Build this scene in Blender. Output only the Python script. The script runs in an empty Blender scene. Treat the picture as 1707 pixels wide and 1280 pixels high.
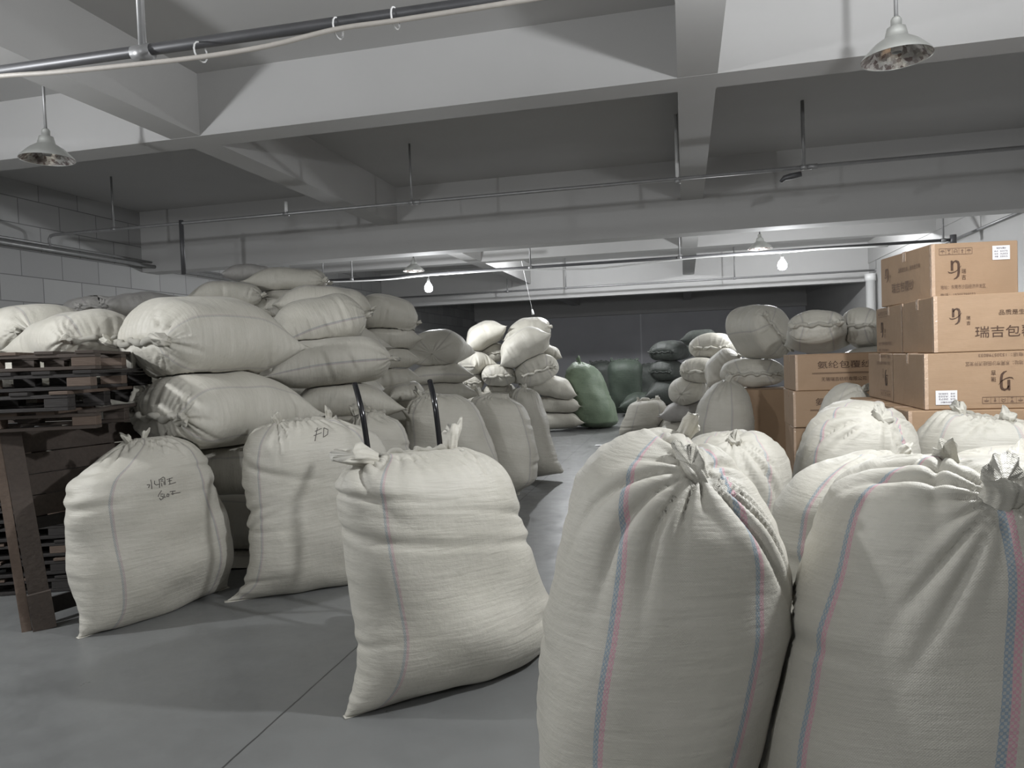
import bpy, math, random
import numpy as np
from mathutils import Vector, Matrix
from mathutils.bvhtree import BVHTree
scene = bpy.context.scene
C = scene.collection
V = Vector
PI = math.pi
# ---------------------------------------------------------------- camera, world, lights, exposure
W_PX, H_PX, F_PX = 1707, 1280, 1220.4
YAW, PITCH, ROLL, CAM_H = 0.2332, -0.0341, -0.0363, 1.5
Fv = V((-math.sin(YAW)*math.cos(PITCH), math.cos(YAW)*math.cos(PITCH), math.sin(PITCH)))
Rv = V((math.cos(YAW), math.sin(YAW), 0)); Uv = Rv.cross(Fv)
R2 = math.cos(ROLL)*Rv + math.sin(ROLL)*Uv
U2 = -math.sin(ROLL)*Rv + math.cos(ROLL)*Uv
CAM = V((0, 0, CAM_H))
cd = bpy.data.cameras.new('camera'); cam = bpy.data.objects.new('camera', cd); C.objects.link(cam)
cd.sensor_fit = 'HORIZONTAL'; cd.sensor_width = 36; cd.lens = 36*F_PX/W_PX; cd.clip_start = .02
cam.matrix_world = Matrix(((R2.x, U2.x, -Fv.x, 0), (R2.y, U2.y, -Fv.y, 0), (R2.z, U2.z, -Fv.z, CAM_H), (0, 0, 0, 1)))
scene.camera = cam
w = bpy.data.worlds.new('world'); scene.world = w; w.use_nodes = True
w.node_tree.nodes['Background'].inputs[0].default_value = (.8, .9, 1, 1)
w.node_tree.nodes['Background'].inputs[1].default_value = 0.0
scene.view_settings.view_transform = 'Standard'; scene.view_settings.look = 'None'
scene.view_settings.gamma = 1; scene.view_settings.exposure = 0.0
BULBS = [  # x, y, z, watts: bare bulbs hung from the cables, plus unseen added ones
    (1.5, 2.8, 3.2, 340), (-5.3, 2.0, 3.15, 310), (-4.62, 13.0, 2.92, 200), (1.62, 13.0, 2.94, 200),
    (-3.4, -3.6, 3.05, 310), (-2.4, 16.9, 4.118, 330), (2.6, 16.9, 4.118, 330)]  # unseen additions: frontal fill behind the viewpoint, ceiling pair brightening the far girder

def ray(px, py):
    return Fv + R2*((px-W_PX/2)/F_PX) - U2*((py-H_PX/2)/F_PX)
def at_d(px, py, D):                      # point seen at a pixel, D metres ahead of the camera
    return CAM + ray(px, py)*D
def at_z(px, py, z=0.0):
    r = ray(px, py); return CAM + r*((z-CAM_H)/r.z)
def at_x(px, py, x):
    r = ray(px, py); return CAM + r*(x/r.x)
def at_y(px, py, y):
    r = ray(px, py); return CAM + r*(y/r.y)
def at_plane(px, py, P, n):
    r = ray(px, py); return CAM + r*((P-CAM).dot(n)/r.dot(n))

# ---------------------------------------------------------------- materials
def new_mat(name):
    m = bpy.data.materials.new(name); m.use_nodes = True
    nt = m.node_tree; b = nt.nodes['Principled BSDF']
    return m, nt, b
def nd(nt, typ, **kw):
    n = nt.nodes.new(typ)
    for k, v in kw.items():
        if k.startswith('i_'):
            k = k[2:]; n.inputs[int(k) if k.isdigit() else k.replace('_', ' ')].default_value = v
        else: setattr(n, k, v)
    return n
def mth(nt, op, a, b=None, c=None, clamp=False):
    n = nt.nodes.new('ShaderNodeMath'); n.operation = op; n.use_clamp = clamp
    for i, v in enumerate((a, b, c)):
        if v is None: continue
        if isinstance(v, (int, float)): n.inputs[i].default_value = v
        else: nt.links.new(v, n.inputs[i])
    return n.outputs[0]
def mix(nt, fac, a, b):
    n = nt.nodes.new('ShaderNodeMix'); n.data_type = 'RGBA'
    for i, v in ((0, fac), (6, a), (7, b)):
        if isinstance(v, (int, float)): n.inputs[i].default_value = v
        elif isinstance(v, tuple): n.inputs[i].default_value = v
        else: nt.links.new(v, n.inputs[i])
    return n.outputs[2]
def noise(nt, vec, scale, detail=4, rough=.55):
    n = nt.nodes.new('ShaderNodeTexNoise'); n.inputs['Scale'].default_value = scale
    n.inputs['Detail'].default_value = detail; n.inputs['Roughness'].default_value = rough
    if vec is not None: nt.links.new(vec, n.inputs['Vector'])
    return n.outputs['Fac']
def ramp(nt, fac, a, b):
    n = nt.nodes.new('ShaderNodeMapRange'); n.inputs[1].default_value = a; n.inputs[2].default_value = b
    nt.links.new(fac, n.inputs[0]); return n.outputs[0]
def bump(nt, b, h, strength, dist):
    n = nt.nodes.new('ShaderNodeBump'); n.inputs['Strength'].default_value = strength
    n.inputs['Distance'].default_value = dist; nt.links.new(h, n.inputs['Height'])
    nt.links.new(n.outputs[0], b.inputs['Normal']); return n
def simple(name, col, rough=.6, metal=0.0, var=0.0, scale=8, bmp=0.0, bscale=60):
    m, nt, b = new_mat(name)
    b.inputs['Roughness'].default_value = rough; b.inputs['Metallic'].default_value = metal
    tc = nd(nt, 'ShaderNodeTexCoord')
    nz = noise(nt, tc.outputs['Object'], scale)
    c2 = tuple(max(0, c*(1-var)) for c in col)
    nt.links.new(mix(nt, nz, (*col, 1), (*c2, 1)), b.inputs['Base Color'])
    if bmp: bump(nt, b, noise(nt, tc.outputs['Object'], bscale), bmp, .01)
    return m
M = {}
M['plaster'] = simple('painted_plaster', (.50, .495, .487), .75, 0, .10, 1.3, .12, 9)
M['plaster_dim'] = simple('grey_painted_panel', (.40, .40, .41), .8, 0, .12, .8, .1, 9)
M['pipe'] = simple('galvanised_pipe', (.36, .36, .36), .42, .45, .35, 14)
M['pipe_dark'] = simple('dark_painted_pipe', (.11, .11, .115), .45, .3, .3, 10)
M['pipe_white'] = simple('white_plastic_pipe', (.72, .72, .71), .35, 0, .08, 4)
M['cable'] = simple('white_cable', (.62, .58, .53), .5, 0, .2, 30)
M['alu'] = simple('spun_aluminium', (.66, .67, .64), .38, .75, .15, 6)
M['black_tube'] = simple('black_enamel_tube', (.010, .010, .012), .16, 0, .2, 20)
M['rubber'] = simple('black_rubber', (.015, .015, .015), .7, 0, .2, 20, .2, 60)
M['black_plastic'] = simple('black_plastic_film', (.012, .013, .015), .35, 0, .2, 12, .3, 30)
M['string'] = simple('tie_string', (.42, .42, .42), .7, 0, .2, 40)
M['ink'] = simple('marker_ink', (.10, .09, .08), .6, 0, .2, 60)
M['paper'] = simple('white_paper', (.80, .80, .80), .6, 0, .05, 10)
M['print'] = simple('dark_brown_print', (.085, .045, .028), .6, 0, .2, 30)
M['print_faint'] = simple('faint_brown_print', (.20, .125, .085), .6, 0, .3, 30)
M['print_label'] = simple('label_print', (.16, .13, .17), .6, 0, .2, 60)

def wood(name, c1, c2):
    m, nt, b = new_mat(name)
    tc = nd(nt, 'ShaderNodeTexCoord'); mp = nd(nt, 'ShaderNodeMapping')
    mp.inputs['Scale'].default_value = (3, 22, 22); nt.links.new(tc.outputs['Object'], mp.inputs[0])
    nz = noise(nt, mp.outputs[0], 2.2, 6)
    n2 = noise(nt, tc.outputs['Object'], 3, 3)
    f = mth(nt, 'ADD', mth(nt, 'MULTIPLY', nz, .7), mth(nt, 'MULTIPLY', n2, .5), clamp=True)
    nt.links.new(mix(nt, f, (*c1, 1), (*c2, 1)), b.inputs['Base Color'])
    b.inputs['Roughness'].default_value = .8; bump(nt, b, nz, .4, .01)
    return m
M['wood'] = wood('weathered_dark_wood', (.026, .020, .017), (.088, .068, .055))
M['wood_light'] = wood('reddish_pallet_wood', (.06, .040, .031), (.15, .11, .083))
M['wood_black'] = wood('blackened_wood', (.010, .009, .009), (.034, .029, .026))

def cardboard(name, col):
    m, nt, b = new_mat(name)
    tc = nd(nt, 'ShaderNodeTexCoord')
    nz = noise(nt, tc.outputs['Object'], 3.5, 4)
    wv = nd(nt, 'ShaderNodeTexWave'); wv.bands_direction = 'Z'; wv.inputs['Scale'].default_value = 55
    nt.links.new(tc.outputs['Object'], wv.inputs['Vector'])
    nt.links.new(mix(nt, nz, (*col, 1), tuple(c*.80 for c in col)+(1,)), b.inputs['Base Color'])
    b.inputs['Roughness'].default_value = .62
    h = mth(nt, 'ADD', mth(nt, 'MULTIPLY', noise(nt, tc.outputs['Object'], 5, 3), 1.0), mth(nt, 'MULTIPLY', wv.outputs['Fac'], .02))
    bump(nt, b, h, .35, .03)
    return m
M['carton'] = cardboard('corrugated_cardboard', (.41, .275, .17))
def tape_mat():
    m, nt, b = new_mat('clear_packing_tape')
    tc = nd(nt, 'ShaderNodeTexCoord'); nz = noise(nt, tc.outputs['Object'], 18, 5)
    nt.links.new(mix(nt, nz, (.52, .36, .25, 1), (.60, .46, .35, 1)), b.inputs['Base Color'])
    b.inputs['Roughness'].default_value = .12; bump(nt, b, nz, .8, .02); return m
M['tape'] = tape_mat()

def floor_mat():
    m, nt, b = new_mat('smooth_concrete')
    tc = nd(nt, 'ShaderNodeTexCoord'); co = tc.outputs['Object']
    n1 = noise(nt, co, .55, 5, .6); n2 = noise(nt, co, 6, 6, .65); n3 = noise(nt, co, 60, 3)
    f = mth(nt, 'ADD', mth(nt, 'MULTIPLY', n1, .65), mth(nt, 'MULTIPLY', n2, .35))
    c = mix(nt, ramp(nt, f, .3, .7), (.138, .14, .138, 1), (.19, .194, .19, 1))
    c = mix(nt, mth(nt, 'MULTIPLY', ramp(nt, n3, .62, .75), .15), c, (.12, .12, .12, 1))
    sx = nd(nt, 'ShaderNodeSeparateXYZ'); nt.links.new(co, sx.inputs[0])
    wob = mth(nt, 'MULTIPLY', mth(nt, 'SUBTRACT', noise(nt, co, 9, 2), .5), .008)
    def joint(out, off, per):
        a = mth(nt, 'ADD', mth(nt, 'SUBTRACT', out, off), wob)
        a = mth(nt, 'PINGPONG', a, per/2)
        return mth(nt, 'LESS_THAN', a, .0045)
    j = mth(nt, 'MAXIMUM', joint(sx.outputs[0], -1.74, 5.9), joint(sx.outputs[1], 14.0, 6.0))
    nt.links.new(mix(nt, j, c, (.045, .045, .045, 1)), b.inputs['Base Color'])
    nt.links.new(ramp(nt, n2, -.2, 1.6), b.inputs['Roughness'])
    b.inputs['Roughness'].default_value = .5
    bump(nt, b, mth(nt, 'SUBTRACT', n2, j), .12, .01)
    return m
M['floor'] = floor_mat()

def block_mat():
    m, nt, b = new_mat('painted_block_wall')
    tc = nd(nt, 'ShaderNodeTexCoord'); mp = nd(nt, 'ShaderNodeMapping')
    mp.inputs['Rotation'].default_value = (0, PI/2, PI/2) 
    sx = nd(nt, 'ShaderNodeSeparateXYZ'); nt.links.new(tc.outputs['Object'], sx.inputs[0])
    cb = nd(nt, 'ShaderNodeCombineXYZ')
    nt.links.new(mth(nt, 'ADD', sx.outputs[1], -.45), cb.inputs[0]); nt.links.new(mth(nt, 'ADD', sx.outputs[2], -.0), cb.inputs[1])
    br = nd(nt, 'ShaderNodeTexBrick'); br.offset = .5
    br.inputs['Scale'].default_value = 1; br.inputs['Brick Width'].default_value = .70; br.inputs['Row Height'].default_value = .365
    br.inputs['Mortar Size'].default_value = .007; br.inputs['Color1'].default_value = (.40, .40, .395, 1)
    br.inputs['Color2'].default_value = (.32, .32, .318, 1); br.inputs['Mortar'].default_value = (.16, .16, .16, 1)
    nt.links.new(cb.outputs[0], br.inputs['Vector'])
    nz = noise(nt, tc.outputs['Object'], 3, 4)
    nt.links.new(mix(nt, mth(nt, 'MULTIPLY', nz, .25), br.outputs['Color'], (.3, .3, .3, 1)), b.inputs['Base Color'])
    b.inputs['Roughness'].default_value = .75
    bump(nt, b, mth(nt, 'SUBTRACT', mth(nt, 'MULTIPLY', noise(nt, tc.outputs['Object'], 12, 3), .3), br.outputs['Fac']), .6, .008)
    return m
M['block'] = block_mat()

def panel_mat():
    m, nt, b = new_mat('grey_back_wall_paint')
    tc = nd(nt, 'ShaderNodeTexCoord'); sx = nd(nt, 'ShaderNodeSeparateXYZ'); nt.links.new(tc.outputs['Object'], sx.inputs[0])
    a = mth(nt, 'PINGPONG', mth(nt, 'SUBTRACT', sx.outputs[0], -1.8), 2.2)
    j = mth(nt, 'LESS_THAN', a, .03)
    nz = noise(nt, tc.outputs['Object'], 1.2, 4)
    c = mix(nt, nz, (.58, .58, .60, 1), (.47, .47, .49, 1))
    nt.links.new(mix(nt, j, c, (.7, .7, .72, 1)), b.inputs['Base Color']); b.inputs['Roughness'].default_value = .8
    return m
M['panel'] = panel_mat()

def attr(nt, name):
    n = nt.nodes.new('ShaderNodeAttribute'); n.attribute_type = 'OBJECT'; n.attribute_name = name
    return n.outputs['Fac']
def sack_mat(name, c1, c2, stripes=True):
    m, nt, b = new_mat(name)
    uvn = nt.nodes.new('ShaderNodeUVMap'); uvn.uv_map = 'UVMap'
    sx = nd(nt, 'ShaderNodeSeparateXYZ'); nt.links.new(uvn.outputs[0], sx.inputs[0])
    u, v = sx.outputs[0], sx.outputs[1]
    tc = nd(nt, 'ShaderNodeTexCoord'); co = tc.outputs['Object']
    big = noise(nt, co, 4.5, 4)
    col = mix(nt, ramp(nt, big, .3, .7), (*c1, 1), (*c2, 1))
    # darker streaks along the weft
    cb = nd(nt, 'ShaderNodeCombineXYZ')
    nt.links.new(mth(nt, 'MULTIPLY', u, 3.0), cb.inputs[0]); nt.links.new(mth(nt, 'MULTIPLY', v, 34.0), cb.inputs[1])
    nt.links.new(attr(nt, 'seed'), cb.inputs[2])
    wr = noise(nt, cb.outputs[0], 1.6, 5, .6)
    col = mix(nt, mth(nt, 'MULTIPLY', ramp(nt, wr, .5, .78), .10), col, (.28, .27, .22, 1))
    # weave
    su = mth(nt, 'SINE', mth(nt, 'MULTIPLY', u, 2*PI/.0052)); sv = mth(nt, 'SINE', mth(nt, 'MULTIPLY', v, 2*PI/.0052))
    wv = mth(nt, 'MULTIPLY', su, sv)
    if stripes:
        sm = None
        for k in ('s1', 's2', 's3', 's4'):
            d = mth(nt, 'SUBTRACT', u, attr(nt, k))
            e = mth(nt, 'LESS_THAN', mth(nt, 'ABSOLUTE', d), attr(nt, 'sw'))
            side = mth(nt, 'GREATER_THAN', d, 0.0)
            sm = (e, mth(nt, 'MULTIPLY', e, side)) if sm is None else (mth(nt, 'MAXIMUM', sm[0], e), mth(nt, 'MAXIMUM', sm[1], mth(nt, 'MULTIPLY', e, side)))
        chk = mth(nt, 'GREATER_THAN', mth(nt, 'MULTIPLY', mth(nt, 'SINE', mth(nt, 'MULTIPLY', u, 2*PI/.010)), mth(nt, 'SINE', mth(nt, 'MULTIPLY', v, 2*PI/.010))), -.05)
        blue = mix(nt, attr(nt, 'sc'), (.27, .27, .26, 1), (.20, .30, .40, 1))
        pink = mix(nt, attr(nt, 'sc'), (.30, .29, .285, 1), (.62, .28, .36, 1))
        sc = mix(nt, sm[1], blue, pink)
        amt = mth(nt, 'MULTIPLY', mth(nt, 'MULTIPLY', sm[0], mth(nt, 'ADD', mth(nt, 'MULTIPLY', chk, .6), .4)), attr(nt, 'sa'))
        col = mix(nt, amt, col, sc)
    nt.links.new(col, b.inputs['Base Color'])
    b.inputs['Roughness'].default_value = .46
    b.inputs['Specular IOR Level'].default_value = .45
    b.inputs['Sheen Weight'].default_value = .08
    med = noise(nt, co, 16, 5, .6)
    h = mth(nt, 'ADD', mth(nt, 'MULTIPLY', wr, .0062), mth(nt, 'MULTIPLY', med, .0065))
    h = mth(nt, 'ADD', h, mth(nt, 'MULTIPLY', wv, .00035))
    bump(nt, b, h, .75, 1.0)
    return m
M['sack'] = sack_mat('woven_white_polypropylene', (.53, .508, .448), (.475, .456, .395))
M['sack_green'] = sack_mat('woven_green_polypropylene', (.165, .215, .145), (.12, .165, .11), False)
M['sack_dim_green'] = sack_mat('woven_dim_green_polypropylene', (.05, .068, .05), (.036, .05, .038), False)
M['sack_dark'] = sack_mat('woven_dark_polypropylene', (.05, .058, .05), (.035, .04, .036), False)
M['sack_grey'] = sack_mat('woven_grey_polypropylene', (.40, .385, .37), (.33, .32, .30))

# ---------------------------------------------------------------- mesh helpers
def link_mesh(name, me, mat, parent=None, loc=None):
    o = bpy.data.objects.new(name, me); C.objects.link(o)
    if mat is not None: me.materials.append(mat)
    if parent is not None: o.parent = parent
    if loc is not None: o.location = loc
    return o
def mesh_from(verts, faces, smooth=True):
    me = bpy.data.meshes.new('mesh'); me.from_pydata([tuple(v) for v in verts], [], faces)
    if smooth: me.polygons.foreach_set('use_smooth', [True]*len(me.polygons))
    me.update(); return me
class MB:
    def __init__(s): s.v = []; s.f = []
    def add(s, vs, fs):
        n = len(s.v); s.v += [V(x) for x in vs]; s.f += [tuple(i+n for i in f) for f in fs]
    def box(s, a, b, mat=None, bev=0.0):
        x0, y0, z0 = a; x1, y1, z1 = b
        if bev <= 0:
            vs = [(x0,y0,z0),(x1,y0,z0),(x1,y1,z0),(x0,y1,z0),(x0,y0,z1),(x1,y0,z1),(x1,y1,z1),(x0,y1,z1)]
            fs = [(0,3,2,1),(4,5,6,7),(0,1,5,4),(1,2,6,5),(2,3,7,6),(3,0,4,7)]
        else:
            vs = []; e = bev
            for (z, q) in ((z0, e), (z0+e, 0), (z1-e, 0), (z1, e)):
                vs += [(x0+q+ (e if q==0 else 0), y0+q, z), (x1-q-(e if q==0 else 0), y0+q, z), (x1-q, y0+q+(e if q==0 else 0), z), (x1-q, y1-q-(e if q==0 else 0), z),
                       (x1-q-(e if q==0 else 0), y1-q, z), (x0+q+(e if q==0 else 0), y1-q, z), (x0+q, y1-q-(e if q==0 else 0), z), (x0+q, y0+q+(e if q==0 else 0), z)]
            fs = [tuple(range(7, -1, -1)), tuple(range(24, 32))]
            for r in range(3):
                for j in range(8):
                    k = (j+1) % 8; fs.append((r*8+j, r*8+k, r*8+8+k, r*8+8+j))
        if mat is not None: vs = [mat @ V(v) for v in vs]
        s.add(vs, fs); return s
    def tube(s, pts, r, n=10, caps=True):
        pts = [V(p) for p in pts]; rings = []
        N = len(pts); rr = r if isinstance(r, (list, tuple)) else [r]*N
        t = (pts[1]-pts[0]).normalized()
        up = V((0, 0, 1)) if abs(t.z) < .9 else V((1, 0, 0))
        a = t.cross(up).normalized()
        base = len(s.v)
        for i, p in enumerate(pts):
            t = (pts[min(i+1, N-1)]-pts[max(i-1, 0)]).normalized()
            a = (a - t*a.dot(t)).normalized(); b = t.cross(a)
            for j in range(n):
                th = 2*PI*j/n; s.v.append(p + (a*math.cos(th)+b*math.sin(th))*rr[i])
        for i in range(N-1):
            for j in range(n):
                k = (j+1) % n
                s.f.append((base+i*n+j, base+i*n+k, base+(i+1)*n+k, base+(i+1)*n+j))
        if caps:
            s.f.append(tuple(base+j for j in range(n-1, -1, -1))); s.f.append(tuple(base+(N-1)*n+j for j in range(n)))
        return s
    def lathe(s, prof, c=(0, 0, 0), n=32):
        base = len(s.v); c = V(c)
        for (r, z) in prof:
            for j in range(n):
                th = 2*PI*j/n; s.v.append(c+V((r*math.cos(th), r*math.sin(th), z)))
        for i in range(len(prof)-1):
            for j in range(n):
                k = (j+1) % n; s.f.append((base+i*n+j, base+i*n+k, base+(i+1)*n+k, base+(i+1)*n+j))
        return s
    def build(s, name, mat, parent=None, smooth=False, loc=None, off=None):
        vs = s.v if off is None else [v-off for v in s.v]
        me = mesh_from(vs, s.f, smooth)
        return link_mesh(name, me, mat, parent, loc)
def tag(o, label, cat, group=None, kind=None):
    if label: o['label'] = label
    if cat: o['category'] = cat
    if group: o['group'] = group
    if kind: o['kind'] = kind
    return o
def thing(name, label, cat, loc=(0, 0, 0), rotz=0, group=None):
    o = bpy.data.objects.new(name, None); C.objects.link(o); o.location = loc; o.rotation_euler = (0, 0, rotz)
    return tag(o, label, cat, group)
def struct(name, mb, mat, smooth=False):
    o = mb.build(name, mat, smooth=smooth); o['kind'] = 'structure'; return o
def own_origin(o, p):
    """put a single-mesh thing's origin at p without moving it"""
    p = V(p)
    for v in o.data.vertices: v.co -= p
    o.location = p; return o

# ---------------------------------------------------------------- the building
XL, XR, YF, YB = -9.05, 4.8, -8.5, 31.7
ZS, ZB, ZG = 4.254, 3.68, 3.2155
struct('floor', MB().box((XL-.2, YF-.2, -.2), (XR+.2, YB+.2, 0)), M['floor'])
struct('ceiling', MB().box((XL-.2, YF-.2, ZS), (XR+.2, YB+.2, ZS+.2)), M['plaster'])
struct('wall_left', MB().box((XL-.2, YF, 0), (XL, YB, ZS)), M['block'])
struct('wall_right', MB().box((XR, YF, 0), (XR+.2, YB, ZS)), M['plaster'])
struct('wall_back', MB().box((XL, YB, 0), (XR, YB+.2, ZS)), M['panel'])
struct('wall_front', MB().box((XL, YF-.2, 0), (XR, YF, ZS)), M['plaster'])
for y0, wd, zb in ((.55, .32, ZG), (6.06, .314, ZB), (10.88, .36, ZG), (15.75, .314, ZB), (21.15, .36, ZG), (26.4, .314, ZB), (-4.6, .314, ZB), (31.35, .35, ZG)):
    struct('cross_beam', MB().box((XL, y0, zb), (XR, y0+wd, ZS+.01)), M['plaster'])
cross = [.55, 6.06, 10.88, 15.75, 21.15, 26.4, -4.6]
for x0 in (-4.65, 0.0):
    struct('long_beam', MB().box((x0, YF, ZB+.002), (x0+.31, YB, ZS+.01)), M['plaster'])
struct('wall_beam', MB().box((XR-.02, YF, ZB+.002), (XR+.1, YB, ZS+.01)), M['plaster'])
# side pier at the far girder and the round downpipe beside it
tag(MB().lathe([(.11, 0), (.11, 3.15), (.13, 3.15), (.13, 3.33), (.0, 3.33)], (4.62, 20.25, 0), 28).build('drain_pipe', M['pipe_white'], smooth=True),
    'thick white round drainpipe standing against the bright side wall', 'pipe')

# bulbs: socket, glass, point light
def bulb(x, y, z, watts, visible_label=None):
    r = thing('light_bulb', visible_label or 'bare glowing bulb', 'light bulb', (x, y, z))
    g = MB().lathe([(.002, -.12), (.04, -.115), (.066, -.09), (.075, -.05), (.07, -.01), (.045, .035), (.024, .06)], n=20).build('glass_bulb', None, r, True)
    m, nt, b = new_mat('lit_bulb_glass'); b.inputs['Emission Color'].default_value = (.93, .97, 1, 1); b.inputs['Emission Strength'].default_value = 60
    g.data.materials.append(m)
    g.visible_shadow = True
    MB().lathe([(.024, .058), (.026, .06), (.026, .12), (.012, .135), (.002, .135)], n=16).build('bulb_socket', M['pipe_white'], r, True)
    ld = bpy.data.lights.new('bulb_light', 'POINT'); ld.energy = watts; ld.color = (.955, .975, 1.0); ld.shadow_soft_size = .07
    lo = bpy.data.objects.new('bulb_light', ld); C.objects.link(lo); lo.parent = r; lo.location = (0, 0, -.20)
    return r
for i, (x, y, z, wt) in enumerate(BULBS):
    bulb(x, y, z, wt, ['bare glowing bulb on the near cable by the cartons', 'bare glowing bulb on the near cable by the block wall',
         'bare glowing bulb hung beside the distant shade above the sack pile', 'bare glowing bulb below the distant shade nearest the cartons',
         'unseen fill bulb added behind the viewpoint to brighten the sack fronts', 'unseen ceiling bulb added to brighten the far girder, over the middle stack of small sacks', 'unseen ceiling bulb added to brighten the far girder, over the heap by the side wall'][i])

# shaded lamps
def mosaic():
    m, nt, b = new_mat('faceted_reflector'); tc = nd(nt, 'ShaderNodeTexCoord')
    vo = nd(nt, 'ShaderNodeTexVoronoi'); vo.inputs['Scale'].default_value = 26; nt.links.new(tc.outputs['Object'], vo.inputs['Vector']); vo.inputs['Scale'].default_value = 42
    hs = nd(nt, 'ShaderNodeSeparateColor'); nt.links.new(vo.outputs['Color'], hs.inputs[0])
    nt.links.new(mix(nt, hs.outputs[0], (.22, .17, .16, 1), (.9, .88, .84, 1)), b.inputs['Base Color'])
    b.inputs['Metallic'].default_value = .8; b.inputs['Roughness'].default_value = .22
    bump(nt, b, hs.outputs[1], .6, .01); return m
M['mosaic'] = mosaic()
def shade_lamp(x, y, z, label):
    r = thing('pendant_lamp', label, 'lamp', (x, y, z), 0, 'aluminium pendant lamps')
    out = [(.205, 0), (.2, .012), (.17, .045), (.13, .085), (.09, .112), (.068, .125), (.062, .15), (.054, .185)]
    s = MB().lathe(out + [(.05, .187), (.005, .187)], n=40).build('lamp_shade', M['alu'], r, True)
    inn = [(.203, .002), (.196, .012), (.166, .043), (.126, .082), (.086, .107), (.05, .115), (.003, .115)]
    MB().lathe(inn, n=40).build('reflector', M['mosaic'], s, True)
    MB().lathe([(.05, .185), (.032, .19), (.032, .235), (.022, .25), (.02, .25)], n=20).build('lamp_cap', M['alu'], r, True)
    MB().lathe([(.03, .035), (.035, .05), (.03, .09), (.028, .115)], n=16).build('bulb', M['pipe_white'], r, True)
    MB().tube([(0, 0, .24), (0, 0, ZS-z-.02)], .012, 10).build('stem', M['pipe'], r, True)
    MB().lathe([(.045, ZS-z-.025), (.045, ZS-z-.001)], n=16).build('ceiling_rose', M['alu'], r, True)
    return r
def lamp_at(px, py, y, label):
    p = at_y(px, py, y); shade_lamp(p.x, p.y, p.z, label)
lamp_at(79, 266, 5.05, 'unlit aluminium pendant lamp casting its shadow on the white beam above the pallets')
lamp_at(1495, 97, 5.05, 'largest-looking unlit aluminium pendant lamp, with mosaic reflector, above the carton stack')
lamp_at(690, 452, 13.2, 'distant small pendant lamp beside the glowing bulb over the piled sacks')
lamp_at(1267, 415, 13.2, 'distant small pendant lamp near the glowing bulb above the far sacks')

# pipes
def pipe_thing(name, label, pts, r, mat, cat='pipe', group=None, n=12, rods=(), fittings=()):
    root = thing(name, label, cat, pts[0], 0, group); o = V(pts[0])
    MB().tube([V(p)-o for p in pts], r, n).build('pipe_run', mat, root, True)
    for (p, top, rr, m2) in rods:
        p = V(p)-o
        MB().tube([p, p+V((0, 0, top-(p+o).z))], rr, 8).build('hanger_rod', m2, root, True)
        MB().tube([p+V((-.035, 0, 0)), p+V((.035, 0, 0))], r*1.35, n).build('pipe_clamp', M['pipe'], root, True)
    for p in fittings:
        p = V(p)-o; MB().tube([p+V((-.05, 0, 0)), p+V((.05, 0, 0))], r*1.4, n).build('pipe_coupling', M['pipe'], root, True)
    return root
# near pipe with the white cable tied under it
a = at_y(-10, 120, 3.15); b_ = at_y(852, -3, 3.15); dr = (b_-a).normalized()
p0 = a - dr*4; p1 = b_ + dr*6
p1 = p0 + dr*((4.7-p0.x)/dr.x)
hz = at_y(238, 88, 3.15)
rt = pipe_thing('sprinkler_pipe', 'near dark steel ceiling pipe with a white cable tied under it', [p0, p1], .027, M['pipe_dark'], rods=[(hz, ZS, .019, M['pipe'])], fittings=[hz+V((.0, 0, 0))])
cpts = [at_y(x, y, 3.09) for x, y in ((-200, 150), (-80, 138), (0, 127), (100, 120), (240, 106), (350, 93), (450, 76), (560, 49), (650, 36), (760, 19), (860, 3), (1000, -20), (1250, -62), (1500, -105))]
def smooth_path(pts, n=6):
    out = []
    P = [V(p) for p in pts]; P = [P[0]]+P+[P[-1]]
    for i in range(1, len(P)-2):
        for k in range(n):
            t = k/n; a, b, c, d = P[i-1], P[i], P[i+1], P[i+2]
            out.append(.5*((2*b)+(c-a)*t+(2*a-5*b+4*c-d)*t*t+(3*b-a-3*c+d)*t**3))
    out.append(P[-2]); return out
rc = thing('power_cable', 'pale cable sagging under the near dark ceiling pipe', 'cable', cpts[0])
MB().tube([p-cpts[0] for p in smooth_path(cpts)], .012, 8).build('cable_run', M['cable'], rc, True)
for (x, y) in ((330, 84), (656, 27), (560, 44)):
    p = at_y(x, y, 3.12)
    pts = [p-cpts[0]+V((0.0, .05*math.cos(t)+.02, .045*math.sin(t)-.0)) for t in [i*2*PI/14 for i in range(15)]]
    MB().tube(pts, .004, 6).build('cable_tie', M['pipe_white'], rc, True)
# mid sprinkler pipe, y = 8.8
Y = 8.8; Z = 3.52
rods = [((at_y(x, 330, Y).x, Y, Z), t, rr, m2) for x, t, rr, m2 in ((187, ZS, .014, M['pipe']), (476, ZB, .022, M['pipe_white']), (686, ZS, .014, M['pipe']), (1128, ZB+.5, .022, M['pipe_white']), (1341, ZS, .02, M['pipe']))]
rods[3] = ((-.03, Y, Z-.03), ZS, .02, M['pipe_white'])
pipe_thing('sprinkler_pipe', 'long thin steel ceiling pipe crossing the bay before the deep girder', [(-8.85, Y, 3.28), (-8.85, Y, Z-.05), (-8.82, Y, Z-.01), (-8.76, Y, Z), (4.75, Y, Z)], .022, M['pipe'], rods=rods,
           fittings=[(-3.24, Y, Z), (1.44, Y, Z)])
vx = 1.22
tag(MB().tube([(vx+.1, Y, Z-.07), (vx-.02, Y, Z-.09), (vx-.08, Y, Z-.1), (vx-.12, Y, Z-.14)], [.03, .035, .03, .02], 10).build('pipe_valve', M['pipe_dark'], smooth=True), 'small dark valve handle hanging under the thin steel ceiling pipe', 'valve')
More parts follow.
